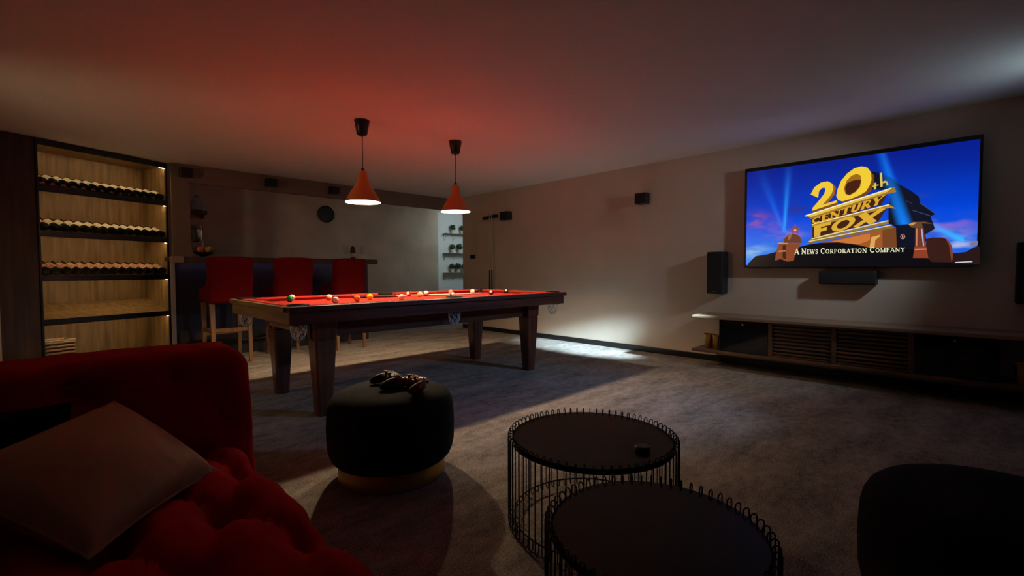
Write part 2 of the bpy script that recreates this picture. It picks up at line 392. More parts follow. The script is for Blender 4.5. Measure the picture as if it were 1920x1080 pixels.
# outlines of the television picture in screen coordinates (u to the right, v down)
SCREEN_POLYGONS = [((13,15,32),[(0.6039,0.1511),(0.6468,0.1854),(0.6875,0.2335),(0.7211,0.3012),(0.7667,0.3704),(0.7923,0.4195),(0.7992,0.4717),(0.8565,0.5823),(0.8374,0.5965),(0.8551,0.7064),(0.8211,0.7502),(0.8248,0.8012),(0.7993,0.989),(0.7123,0.9415),(0.7058,0.6709),(0.6789,0.6374),(0.6772,0.4864),(0.6887,0.3385),(0.6058,0.3201)]),((55,62,100),[(0.7979,0.47),(0.8565,0.5794),(0.8566,0.5866),(0.7968,0.4785)]),((60,66,100),[(0.7718,0.5324),(0.8374,0.5908),(0.8374,0.5965),(0.7687,0.5363)]),((60,66,100),[(0.8105,0.6403),(0.855,0.7007),(0.8551,0.7079),(0.8075,0.6457)]),((58,52,60),[(0.6945,0.3771),(0.7679,0.4731),(0.768,0.479),(0.6946,0.3846)]),((58,52,60),[(0.6873,0.4957),(0.7631,0.597),(0.7631,0.6029),(0.6873,0.5032)]),((150,82,36),[(0.3899,0.7899),(0.7091,0.6743),(0.7145,0.8546),(0.6062,0.855),(0.5562,0.8219),(0.4673,0.7912)]),((190,110,50),[(0.4366,0.7806),(0.6047,0.7203),(0.6054,0.7822),(0.5561,0.8188),(0.5048,0.799)]),((110,62,30),[(0.656,0.6952),(0.7091,0.6743),(0.7145,0.8546),(0.6578,0.8508)]),((205,160,80),[(0.6048,0.8518),(0.6107,0.7549),(0.6463,0.7369),(0.6485,0.7478),(0.6276,0.7841),(0.6256,0.8486)]),((120,95,40),[(0.3335,0.767),(0.6924,0.6512),(0.6994,0.6821),(0.3175,0.7975)]),((222,200,130),[(0.3335,0.7653),(0.6924,0.6497),(0.6925,0.6588),(0.3304,0.7768)]),((140,110,45),[(0.3414,0.7427),(0.6786,0.6102),(0.6803,0.6406),(0.3384,0.7658)]),((222,205,140),[(0.3447,0.7397),(0.6786,0.6087),(0.6787,0.6178),(0.3448,0.7513)]),((60,32,12),[(0.3466,0.6136),(0.6772,0.4864),(0.6381,0.6168),(0.3479,0.74)]),((165,125,40),[(0.3433,0.5998),(0.6796,0.4672),(0.7072,0.5096),(0.6773,0.4984),(0.3468,0.6302)]),((240,222,150),[(0.3433,0.5982),(0.6796,0.4657),(0.6797,0.4748),(0.3434,0.6082)]),((58,30,12),[(0.3394,0.5395),(0.6725,0.368),(0.65,0.4664),(0.3433,0.6032)]),((150,110,40),[(0.3122,0.5104),(0.6984,0.3168),(0.7068,0.3619),(0.6705,0.3736),(0.3412,0.5497)]),((214,180,70),[(0.3122,0.5104),(0.6886,0.3265),(0.669,0.3567),(0.341,0.5298)]),((245,230,170),[(0.3106,0.5102),(0.6872,0.3202),(0.6873,0.3292),(0.3123,0.5205)]),((120,70,18),[(0.3903,0.4357),(0.4632,0.4005),(0.4635,0.4326),(0.355,0.4823),(0.3428,0.472)]),((150,90,20),[(0.4371,0.2264),(0.4527,0.2621),(0.4488,0.3254),(0.4136,0.4154),(0.3903,0.4324),(0.432,0.33),(0.4422,0.2838)]),((226,188,50),[(0.3355,0.3066),(0.3526,0.2393),(0.384,0.2007),(0.4152,0.1969),(0.4371,0.2264),(0.4414,0.2805),(0.432,0.33),(0.4109,0.3824),(0.3925,0.4197),(0.4593,0.3869),(0.4603,0.4095),(0.3428,0.4703),(0.3481,0.4365),(0.3778,0.3711),(0.3978,0.3196),(0.4052,0.2838),(0.4018,0.2554),(0.3885,0.2556),(0.3754,0.2854),(0.3712,0.3469)]),((110,62,16),[(0.6029,0.1606),(0.6154,0.1877),(0.6178,0.2723),(0.6048,0.3342),(0.5755,0.3716),(0.4941,0.4132),(0.4782,0.4023),(0.5603,0.3575),(0.5993,0.2788)]),((228,192,48),[(0.4553,0.347),(0.461,0.2804),(0.4761,0.2052),(0.5017,0.1446),(0.5322,0.1053),(0.5624,0.0951),(0.5875,0.1131),(0.6029,0.1606),(0.6065,0.2264),(0.5993,0.2788),(0.585,0.3299),(0.5603,0.3597),(0.5198,0.388),(0.4835,0.4033),(0.4648,0.3884)]),((150,100,20),[(0.4885,0.2843),(0.4998,0.2132),(0.5216,0.1698),(0.5429,0.16),(0.5593,0.1774),(0.5639,0.2289),(0.5585,0.2846),(0.5407,0.3269),(0.5133,0.3544),(0.4964,0.3375)]),((66,30,14),[(0.4937,0.2788),(0.5026,0.234),(0.5231,0.2189),(0.5537,0.2133),(0.5619,0.2284),(0.5569,0.2799),(0.5396,0.3223),(0.5132,0.3499),(0.4985,0.3335)]),((205,180,80),[(0.6162,0.2643),(0.6258,0.259),(0.6265,0.3186),(0.6169,0.3241)]),((205,180,80),[(0.611,0.2876),(0.6356,0.2781),(0.6357,0.2872),(0.6111,0.2968)]),((205,185,90),[(0.6393,0.1803),(0.648,0.1751),(0.6529,0.3003),(0.6434,0.3057)]),((190,170,80),[(0.651,0.2575),(0.6624,0.2512),(0.6719,0.2626),(0.6749,0.2934),(0.6683,0.2978),(0.6653,0.27),(0.6519,0.2728)]),((11,9,13),[(0.0034,1.0181),(0.0166,0.9764),(0.0541,0.9053),(0.1144,0.8902),(0.1639,0.8663),(0.2762,0.825),(0.3339,0.8021),(0.3899,0.7899),(0.4673,0.7912),(0.5562,0.8219),(0.6062,0.8519),(0.7211,0.8595),(0.7855,0.8858),(0.8289,0.8884),(0.9072,0.9496),(1.0086,0.9538),(1.0119,1.0332)]),((52,26,22),[(0.8246,0.7896),(0.8458,0.78),(0.8817,0.7834),(0.8995,0.8006),(0.9148,0.8583),(0.9211,0.9501),(0.9194,0.9952),(0.8484,0.9904),(0.8235,0.9461)]),((120,58,38),[(0.8935,0.793),(0.9007,0.8021),(0.9165,0.8584),(0.9223,0.9502),(0.9171,0.9951),(0.9115,0.9215),(0.906,0.8506)]),((38,22,22),[(0.9207,0.9192),(0.9638,0.9103),(0.9911,0.8733),(1.0086,0.8649),(1.0116,1.0154),(0.9207,1.0036)]),((120,110,135),[(0.973,0.8444),(0.9905,0.821),(1.0037,0.8249),(1.0019,0.8576),(0.9855,0.8646)]),((128,66,38),[(0.1612,0.9573),(0.1674,0.849),(0.1776,0.8061),(0.1764,0.7729),(0.2926,0.7889),(0.2765,0.8555),(0.2634,0.9059),(0.2588,0.9604),(0.2264,0.9697),(0.1912,0.9408)]),((60,30,20),[(0.2005,0.7991),(0.2161,0.7968),(0.2192,0.947),(0.2016,0.9291)]),((196,140,90),[(0.1755,0.7694),(0.2289,0.7771),(0.229,0.7874),(0.1756,0.7816)]),((190,130,85),[(0.178,0.8532),(0.2166,0.852),(0.2167,0.8658),(0.1782,0.8671)]),((100,56,36),[(0.2037,0.7751),(0.2086,0.7306),(0.2281,0.6946),(0.258,0.6874),(0.2818,0.7068),(0.2955,0.7469),(0.2975,0.7859)]),((150,95,60),[(0.2282,0.7015),(0.2452,0.6895),(0.2414,0.7336),(0.2287,0.7496)]),((140,70,52),[(0.2629,0.5826),(0.2692,0.6241),(0.2886,0.6383),(0.2746,0.6569),(0.28,0.6931),(0.2629,0.6726),(0.2478,0.6898),(0.2509,0.6543),(0.2353,0.6354),(0.2557,0.6259)]),((200,170,120),[(0.2617,0.6368),(0.2703,0.6514),(0.2629,0.6675),(0.2559,0.6497)]),((96,66,40),[(0.7574,0.6566),(0.7749,0.6384),(0.8197,0.6415),(0.8474,0.6654),(0.8265,0.6944),(0.7692,0.6875)]),((190,140,80),[(0.7574,0.6566),(0.775,0.6413),(0.7888,0.6461),(0.7734,0.6675),(0.7614,0.666)]),((30,22,26),[(0.8076,0.6544),(0.8486,0.6655),(0.8539,0.7091),(0.8241,0.7491),(0.8145,0.7133)]),((104,50,34),[(0.7831,0.6892),(0.8142,0.6929),(0.8249,0.8591),(0.7839,0.8563)]),((190,120,90),[(0.7869,0.6955),(0.792,0.6961),(0.7926,0.8496),(0.7876,0.8493)]),((160,170,200),[(0.8044,0.7005),(0.8094,0.7011),(0.8186,0.8515),(0.8137,0.8511)]),((134,58,36),[(0.7826,0.8533),(0.8261,0.8563),(0.8346,0.9552),(0.7775,0.953)]),((210,130,100),[(0.7841,0.874),(0.8263,0.8737),(0.827,0.8839),(0.7836,0.8842)]),((205,205,205),[(0.9294,0.9926),(0.987,0.9864),(0.9871,0.9942),(0.9295,0.9996)])]
SCREEN_QUADS = {'century':[(0.3444,0.5485),(0.6665,0.3788),(0.6486,0.457),(0.3465,0.6003)],'fox':[(0.3516,0.6241),(0.6719,0.4975),(0.6326,0.616),(0.3526,0.7304)],'company':[(0.2628,0.8411),(0.7482,0.8509),(0.7488,0.8955),(0.2633,0.8957)],'reg':[(0.7275,0.7391),(0.7456,0.741),(0.7462,0.7855),(0.7281,0.7839)]}
# ------------------------------------------------------------------ bar stools
def make_stool():
    t = thing('bar_stool', '', 'bar stool', (0, 0, 0))
    def sink(p, n): return 0.012*max(0, n.z)*math.exp(-((p.x/.2)**2+(p.y/.2)**2))
    MB().rounded(0.225, 0.235, 0.075, 0.055, (8, 8, 3), (0, 0.01, 0.775), sink).build('seat', M_stoolvelvet, t)
    # wings at the sides of the seat that sweep down from the back
    for s in (-1, 1):
        V = []; Fc = []
        prof = [(-.22, .985), (-.16, .93), (-.08, .892), (.02, .877), (.12, .868), (.20, .850), (.24, .80)]
        for y, z in prof:
            for (dx, dz) in ((.205, 0), (.215, .008), (.228, .004), (.232, -.02), (.232, -.10), (.205, -.10)):
                V.append((s*dx, y, min(z, z+dz) if dz > -.05 else min(z+dz, .80)))
        for i in range(len(prof)-1):
            for k in range(6):
                a = i*6+k; b = i*6+(k+1) % 6; Fc.append((a, b, b+6, a+6))
        Fc.append(tuple(range(6))); Fc.append(tuple(range(len(V)-6, len(V))))
        MB().verts_faces(V, Fc, True).build('side_wing', M_stoolvelvet, t)
    # back: curved padded shell, slightly flared and leaning
    def bend(M):
        return M
    mb = MB(); mb.rounded(0.232, 0.045, 0.27, 0.04, (10, 2, 10), (0, 0, 0))
    for v in mb.bm.verts:
        x, y, z = v.co; f = (z+0.27)/0.54
        v.co = Vector((x*(0.965+0.055*f), y - 0.245 - 0.045*f + 0.055*(x/0.23)**2, z + 0.965 - 0.012*(x/0.23)**2*f))
    mb.build('backrest', M_stoolvelvet, t)
    for sx in (-1, 1):
        MB().frustum(0, (.017, .017), .70, (.024, .024)).build('leg', M_stoolwood, t)
    # legs: re-shaped so that the rear pair splays backwards
    for o in [c for c in t.children if c.name.startswith('leg')]: bpy.data.objects.remove(o)
    for sx in (-1, 1):
        for sy, splay in ((-1, -.055), (1, .02)):
            V = []
            for z, h, oy in ((0, .016, splay), (.70, .024, 0)):
                for (a, b) in ((-1, -1), (1, -1), (1, 1), (-1, 1)): V.append((sx*.188+a*h, sy*.195+oy+b*h, z))
            MB().verts_faces(V, [(3, 2, 1, 0), (4, 5, 6, 7), (0, 1, 5, 4), (1, 2, 6, 5), (2, 3, 7, 6), (3, 0, 4, 7)]).build('leg', M_stoolwood, t)
    MB().box(-.172, .172, -.225, -.20, .365, .41, bevel=.003).build('stretcher', M_stoolwood, t)
    for sx in (-1, 1): MB().box(sx*.188-.012, sx*.188+.012, -.20, .185, .355, .40, bevel=.003).build('stretcher', M_stoolwood, t)
    MB().box(-.172, .172, .188, .212, .30, .345, bevel=.003).build('stretcher', M_stoolwood, t)
    MB().box(-.17, .17, .180, .2165, .3455, .352).build('foot_plate', M_steel, t, label='steel foot plate')
    return t
st = make_stool()
stool_lab = ['red velvet bar stool nearest the wine cabinet with fully visible legs', 'red velvet bar stool in the middle of the three at the bar', 'red velvet bar stool at the right end of the bar counter']
for k, (x, y) in enumerate(((1.475, 6.33), (2.175, 6.33), (2.90, 6.31))):
    o = st if k == 0 else copy_tree(st)
    o.location = (x, y, 0); tag(o, stool_lab[k], 'bar stool', 'red bar stools at the counter')

# ------------------------------------------------------------------ things on the counter
ZC = 1.240
def wine_glass(x, y, lab):
    t = thing('wine_glass', lab, 'glass', (x, y, ZC), 0, 'wine glasses on the bar')
    MB().lathe([(.001, .001), (.034, .001), (.034, .003), (.006, .007), (.004, .02), (.004, .085), (.008, .092)], 20).build('foot', M_glass, t)
    MB().lathe([(.005, .092), (.022, .105), (.036, .135), (.037, .165), (.030, .215), (.0288, .215), (.0356, .165), (.0346, .136), (.021, .107), (.003, .095)], 20, caps=False).build('bowl', M_glass, t)
wine_glass(3.225, 6.90, 'clear wine glass left of the dark jar on the bar')
wine_glass(3.50, 6.90, 'clear wine glass right of the dark jar on the bar')
t = thing('spice_mill', 'small clear jar with a dark domed lid between the two wine glasses', 'jar', (3.345, 6.90, ZC))
MB().lathe([(.036, 0), (.038, .004), (.038, .036), (.034, .040)], 20).build('base', M_black, t)
MB().lathe([(.033, .040), (.033, .098), (.031, .098), (.031, .042)], 20, caps=False).build('glass_body', M_glass, t)
MB().lathe([(.038, .098), (.040, .104), (.038, .15), (.030, .185), (.016, .205), (.004, .208)], 20).build('lid', mat('dark_wood_lid', (.02, .008, .006), .35), t)
t = thing('fruit_bowl', 'dark footed bowl with a thin pale stem at the left end of the bar', 'bowl', (1.378, 6.93, ZC))
MB().lathe([(.05, 0), (.045, .006), (.02, .012), (.05, .022), (.095, .045), (.11, .062), (.107, .064), (.09, .050), (.05, .030), (.0, .026)], 24, caps=False).build('bowl', M_black, t)
MB().lathe([(.004, .026), (.0035, .2), (.006, .205), (.001, .212)], 8).build('stem', mat('pale_stem', (.7, .6, .42), .35), t, label='thin pale stem')
M_orange = mat('orange_peel', (.62, .16, .05), .5, bump=.2, bscale=120); M_pear = mat('pear_skin', (.46, .37, .08), .5, noise=.3, scale=20)
o = MB().sphere((0, 0, 0), .040, 18, 12).build('orange', M_orange, loc=(1.336, 6.870, ZC+.098)); tag(o, 'orange in the dark bowl on the bar', 'fruit')
MB().lathe([(.003, .0385), (.003, .043), (.001, .044)], 6).build('stalk', M_leaf, o)
pears = [(1.418, 6.868, 'yellow green pear next to the orange', .6), (1.470, 6.938, 'yellow green pear at the right rim of the fruit bowl', -1.2), (1.395, 6.992, 'yellow green pear at the back of the fruit bowl', 1.8)]
p0 = MB().lathe([(.001, -.034), (.02, -.030), (.034, -.012), (.034, .006), (.024, .026), (.014, .044), (.008, .050), (.001, .051)], 16).build('pear', M_pear)
MB().tube([(0, 0, .049), (.002, 0, .058), (.006, 0, .066)], .0018, 5).build('stalk', M_stoolwood, p0)
for k, (x, y, lab, a) in enumerate(pears):
    o = p0 if k == 0 else copy_tree(p0)
    o.location = (x, y, ZC+.098); o.rotation_euler = (.9, .2, a); tag(o, lab, 'fruit', 'pears in the fruit bowl')
o = MB().sphere((0, 0, 0), .036, 16, 10).build('plum', mat('dark_plum_skin', (.035, .012, .018), .35), loc=(1.303, 6.940, ZC+.092)); tag(o, 'dark round plum at the left rim of the fruit bowl', 'fruit')
MB().lathe([(.003, .035), (.002, .042), (.001, .043)], 6).build('stalk', M_stoolwood, o)

# shelf, glass jar and steel canister far behind the bar
t = thing('niche_shelf', 'small wooden wall shelf far behind the left end of the bar', 'shelf', (1.56, 8.3, 1.905))
MB().box(-.18, .115, -.20, 0, 0, .050, bevel=.004).build('board', mat('brown_shelf', (.10, .045, .022), .5), t)
for x in (-.12, .08): MB().box(x-.008, x+.008, -.12, -.0, -.05, 0).build('bracket', M_blackmetal, t)
t = thing('glass_carafe', 'round clear glass carafe standing on the small wooden wall shelf', 'carafe', (1.565, 8.19, 1.955))
MB().lathe([(.04, 0), (.062, .012), (.072, .06), (.068, .11), (.045, .155), (.03, .18), (.036, .205), (.034, .205), (.028, .18), (.043, .153), (.066, .11), (.069, .06), (.06, .014), (.002, .006)], 22, caps=False).build('glass_body', M_glass, t)
MB().lathe([(.037, .206), (.03, .214), (.006, .216), (.010, .235), (.001, .238)], 18).build('lid', M_black, t)
t = thing('steel_canister', 'shiny steel cylinder canister on the wall behind the bar', 'canister', (1.555, 8.19, 1.515))
MB().lathe([(.076, 0), (.078, .004), (.078, .218), (.074, .225), (.001, .228)], 28).build('body', M_steel, t)
MB().lathe([(.0785, .170), (.0795, .172), (.0795, .180), (.0785, .182)], 28, caps=False).build('band', M_blackmetal, t)
MB().box(-.03, .03, .05, .108, -.012, .20, bevel=.003).build('wall_bracket', M_blackmetal, t)
# wall clock
t = thing('wall_clock', 'round dark wall clock on the wall behind the bar', 'clock', (3.52, 8.298, 2.075))
Mr = Matrix.Rotation(PI/2, 4, 'X')
MB().lathe([(.001, 0), (.140, 0), (.146, .012), (.146, .038), (.136, .044), (.130, .030), (.001, .030)], 40, M=Mr, caps=False).build('case', M_black, t)
MB().lathe([(.001, .031), (.129, .031)], 40, M=Mr, caps=False).build('face', mat('clock_face', (.022, .020, .018), .4), t)
for k in range(12):
    a = PI/6*k; MB().box(-.003, .003, -.034, -.0315, .100 if k % 3 else .092, .118, M=Matrix.Rotation(a, 4, 'Y')).build('hour_mark', mat('dim_metal', (.10, .095, .085), .4, metal=.5), t)
for L_, a, wd in ((.062, 2.9, .005), (.095, .35, .0035)):
    MB().box(-wd, wd, -.0375, -.035, -.012, L_, M=Matrix.Rotation(a, 4, 'Y')).build('hand', mat('dim_metal', (.10, .095, .085), .4), t)

# ------------------------------------------------------------------ little cube speakers
def cube_speaker(loc, size, face, lab, grp):
    """face: unit direction the front looks at"""
    t = thing('cube_speaker', lab, 'speaker', loc, math.atan2(face[1], face[0])+PI/2, grp)
    s, h = size
    MB().box(-s/2, s/2, -.115, -.005, -h/2, h/2, bevel=.006).build('body', M_blackplastic, t)
    MB().box(-s/2+.010, s/2-.010, -.119, -.1145, -h/2+.010, h/2-.010, bevel=.0015).build('grille', M_grille, t)
    MB().box(-.02, .02, -.006, 0, -.03, .03).build('wall_mount', M_blackmetal, t)
for x, lab in ((1.246, 'black cube speaker on the ceiling beam nearest the wine cabinet'), (2.245, 'black cube speaker in the middle of the ceiling beam'), (3.150, 'black cube speaker on the ceiling beam just left of the front pendant lamp')):
    cube_speaker((x, YBEAM, 2.305), (.130, .110), (0, -1), lab, 'cube speakers on the ceiling beam')
cube_speaker((XW, 3.125, 1.977), (.155, .138), (-1, 0), 'black cube speaker on the beige wall left of the television', 'cube speakers on the television wall')
cube_speaker((XW, 5.65, 1.973), (.195, .138), (-1, 0), 'black cube speaker on the beige wall beside the cue rack', 'cube speakers on the television wall')

# cue rack and two cues
t = thing('cue_rack', 'black wall rack that holds the two billiard cues', 'cue rack', (XW-.001, 6.06, 2.0))
MB().box(-.035, 0, .055, .215, -.045, .012, bevel=.012).build('clip', M_blackplastic, t)
MB().box(-.045, 0, -.165, -.045, -.035, .026, bevel=.012).build('clip', M_blackplastic, t)
MB().box(-.055, 0, -.035, .045, -.030, .020, bevel=.01).build('bridge', M_blackplastic, t)
MB().box(-.05, 0, -.10, .12, -1.40, -1.37, bevel=.004).build('lower_rest', M_blackplastic, t)
def make_cue(name, lab, L=1.46):
    t = thing(name, lab, 'cue')
    MB().tube([(0, 0, 0), (0, 0, .02), (0, 0, L*.30)], [.0135, .0145, .0115], 10).build('butt', mat('dark_cue_butt', (.030, .010, .007), .3), t, label='dark butt')
    MB().tube([(0, 0, L*.30), (0, 0, L-.03)], [.0114, .0062], 10).build('shaft', mat('maple_shaft', (.58, .40, .22), .35), t)
    MB().tube([(0, 0, L-.03), (0, 0, L-.008)], [.0063, .006], 8).build('ferrule', M_ivory, t)
    MB().tube([(0, 0, L-.008), (0, 0, L)], [.006, .0045], 8).build('tip', M_leather, t)
    return t
c = make_cue('billiard_cue', 'right billiard cue with a pale shaft upright in the wall rack'); c.location = (XW-.065, 5.995, .635)
c2 = copy_tree(c); c2.location = (XW-.065, 6.055, .635); tag(c2, 'left billiard cue upright in the wall rack, half hidden beside the other', 'cue')
t = thing('wall_thermostat', 'small black control panel on the beige wall near the hallway opening', 'control panel', (XW, 6.58, 1.317))
MB().box(-.012, 0, -.07, .07, -.035, .035, bevel=.003).build('plate', M_blackplastic, t)
for y in (-.035, .035): MB().box(-.015, -.012, y-.028, y+.028, -.024, .024, bevel=.001).build('rocker', M_black, t)

# ------------------------------------------------------------------ plants in the hallway
shelf_labs = ['topmost thin wall shelf with potted plants in the hallway', 'middle thin wall shelf with potted plants in the hallway', 'lowest thin wall shelf with potted plants in the hallway']
for k, z in enumerate((1.935, 1.480, 1.020)):
    t = thing('plant_shelf', shelf_labs[k], 'shelf', (7.02, 8.95, z), 0, 'plant shelves in the hallway')
    MB().box(-.47, .45, -.17, 0, -.014, 0, bevel=.002).build('board', M_shelfwood, t)
    for x in (-.44, -.18, .40):
        MB().tube([(x, -.006, -.014), (x, -.006, -.17), (x, -.15, -.014)], .004, 6).build('bracket', M_dkgold, t)
def make_plant(rad, seed):
    t = thing('potted_plant', '', 'plant')
    MB().lathe([(.030, 0), (.034, .003), (.040, .085), (.041, .09), (.036, .09), (.034, .078), (.0, .076)], 18, caps=False).build('pot', M_whitepot, t)
    rnd = random.Random(seed); mb = MB(); mb.sphere((0, 0, .145), rad*.7, 12, 8)
    for k in range(110):
        u = rnd.uniform(-1, 1); a = rnd.uniform(0, 2*PI); q = math.sqrt(1-u*u); d = Vector((q*math.cos(a), q*math.sin(a), u))
        p = Vector((0, 0, .145)) + d*rad*rnd.uniform(.62, .85); e1 = d.orthogonal().normalized(); e1.rotate(Matrix.Rotation(rnd.uniform(0, 6.28), 3, d)) ; e2 = d.cross(e1)
        tip = p + d*rad*.34 + e1*rad*.12
        mb.verts_faces([p-e2*rad*.09, p+e1*rad*.1, tip, p+e2*rad*.09], [(0, 1, 2), (0, 2, 3)])
    mb.build('foliage', M_leaf, t)
    return t
pl = make_plant(.072, 1); pb = make_plant(.090, 2); first = {}
plant_list = [(6.79, 1.935, pl, 'small round potted plant at the left of the topmost hallway shelf'), (7.06, 1.935, pl, 'round potted plant on the topmost hallway shelf, cut off by the wall corner'),
              (6.77, 1.480, pl, 'small round potted plant at the left of the middle hallway shelf'), (6.985, 1.480, pb, 'wide round potted plant at the right of the middle hallway shelf'),
              (6.76, 1.020, pl, 'small round potted plant at the left of the lowest hallway shelf'), (6.935, 1.020, pb, 'wide round potted plant in the middle of the lowest hallway shelf'), (7.10, 1.020, pl, 'round potted plant on the lowest hallway shelf, cut off by the wall corner')]
for k, (x, z, src, lab) in enumerate(plant_list):
    o = src if src.name not in first else copy_tree(src); first[src.name] = 1
    o.location = (x, 8.865, z); o.rotation_euler = (0, 0, k*1.3); tag(o, lab, 'plant', 'potted plants on the hallway shelves')

# ------------------------------------------------------------------ television with its picture
SX0, SX1, SZ0, SZ1 = 1.84, 0.06, 2.112, 1.112
tv = thing('television', 'large flat television on the beige wall showing a film studio logo', 'television', (0, 0, 0))
MB().box(5.392, 5.405, 0.042, 1.864, 1.081, 2.150, bevel=.003).build('bezel', M_black, tv)
MB().box(5.405, 5.440, 0.075, 1.83, 1.075, 2.12, bevel=.008).build('rear_shell', M_blackplastic, tv)
MB().box(5.440, XW, 0.55, 1.35, 1.35, 1.85).build('wall_mount', M_blackmetal, tv)
M_screen = bpy.data.materials.new('lit_screen'); M_screen.use_nodes = True
nt = M_screen.node_tree; b = nt.nodes['Principled BSDF']; at = nt.nodes.new('ShaderNodeVertexColor'); at.layer_name = 'picture'
nt.links.new(at.outputs['Color'], b.inputs['Emission Color']); b.inputs['Emission Strength'].default_value = SCREEN
b.inputs['Base Color'].default_value = (.004, .004, .005, 1); b.inputs['Roughness'].default_value = .25
V = []; Fc = []; Cs = []
def put(u, v, layer): return (5.3915-0.00012*layer, SX0+(SX1-SX0)*u, SZ0+(SZ1-SZ0)*v)
def lerp(a, c, t): return tuple(x+(y-x)*t for x, y in zip(a, c))
def hash2(i, j):
    x = math.sin(i*127.1+j*311.7)*43758.5453; return x-math.floor(x)
def vnoise(x, y):
    i, j = math.floor(x), math.floor(y); fx, fy = x-i, y-j; fx = fx*fx*(3-2*fx); fy = fy*fy*(3-2*fy)
    a = hash2(i, j)*(1-fx)+hash2(i+1, j)*fx; c = hash2(i, j+1)*(1-fx)+hash2(i+1, j+1)*fx
    return a*(1-fy)+c*fy
def fbm(x, y): return vnoise(x, y)*.5+vnoise(x*2.1+5, y*2.1)*.3+vnoise(x*4.3, y*4.3+9)*.2
def beam(u, v, p0, p1, w0, w1):
    a = 1.78; dx, dy = (p1[0]-p0[0])*a, p1[1]-p0[1]; L = math.hypot(dx, dy); dx /= L; dy /= L
    x, y = (u-p0[0])*a, v-p0[1]; s = x*dx+y*dy; n_ = abs(-x*dy+y*dx)
    if s < 0 or s > L*1.25: return 0
    wd = w0+(w1-w0)*s/L; return math.exp(-(n_/wd)**2*1.4)*(1-.75*min(1, s/L))*(1 if s < L else max(0, 1-(s-L)/(L*.25)))
def sky(u, v):
    c = lerp((5, 28, 128), (0, 62, 205), min(1, v/.55))
    c = lerp(c, (50, 120, 225), max(0, (v-.5)/.45)*(1-.5*u))
    c = lerp(c, (0, 22, 140), .55*max(0, 1-v/.3)*u)
    k = fbm(u*9, v*16)
    def cl(cu, cv, su, sv, col, amt):
        nonlocal c
        f = math.exp(-((u-cu)/su)**2-((v-cv)/sv)**2)*max(0, min(1, (k-.30)*3.2))*amt; c = lerp(c, col, min(1, f))
    cl(.03, .52, .10, .085, (190, 70, 140), .9); cl(.15, .60, .14, .09, (120, 80, 190), .7); cl(.22, .70, .10, .04, (160, 110, 200), .9)
    cl(.06, .86, .11, .07, (140, 175, 215), 1.0); cl(.20, .83, .10, .06, (60, 120, 205), .8); cl(.27, .42, .05, .09, (60, 40, 110), .7)
    cl(.88, .66, .16, .05, (150, 95, 190), .9); cl(.87, .75, .13, .055, (150, 120, 200), 1.0); cl(.93, .84, .09, .05, (165, 170, 215), 1.2); cl(.80, .42, .03, .03, (40, 60, 150), .8)
    for (p0, p1, w0, w1, col, amt) in (((.205, .67), (.222, .08), .010, .035, (40, 175, 255), .95), ((.205, .67), (.09, .10), .008, .05, (30, 130, 240), .6), ((.20, .60), (.275, .83), .008, .03, (40, 140, 245), .5),
                                       ((.742, .655), (.640, -.05), .040, .026, (20, 150, 255), 1.0), ((.955, .815), (.78, .60), .028, .026, (50, 170, 250), 1.1)):
        c = lerp(c, col, min(1, beam(u, v, p0, p1, w0, w1)*amt))
    return c
GU, GV = 128, 80
for j in range(GV+1):
    for i in range(GU+1):
        V.append(put(i/GU, j/GV, 0)); Cs.append(srgb(*sky(i/GU, j/GV)))
for j in range(GV):
    for i in range(GU):
        a = j*(GU+1)+i; Fc.append((a, a+1, a+GU+2, a+GU+1))
LAYER = 1
def flat(pts, col):
    global LAYER
    n = len(V); V.extend(put(u, v, LAYER) for u, v in pts); Cs.extend([srgb(*col)]*len(pts)); Fc.append(tuple(range(n, n+len(pts)))); LAYER += 1
for col, pts in SCREEN_POLYGONS[:6]: flat(pts, col)
def quadmap(q, x, y):  # y up
    tl, tr, br_, bl = q
    return tuple((tl[i]*(1-x)+tr[i]*x)*y+(bl[i]*(1-x)+br_[i]*x)*(1-y) for i in (0, 1))
def arc(cx, cy, rx, ry, a0, a1, n=10): return [(cx+rx*math.cos(math.radians(a0+(a1-a0)*k/n)), cy+ry*math.sin(math.radians(a0+(a1-a0)*k/n))) for k in range(n+1)]
TK, TN = .20, .09
def sf(x, y, w_=.17): return ([(x-w_, y), (x+w_, y)], .08)
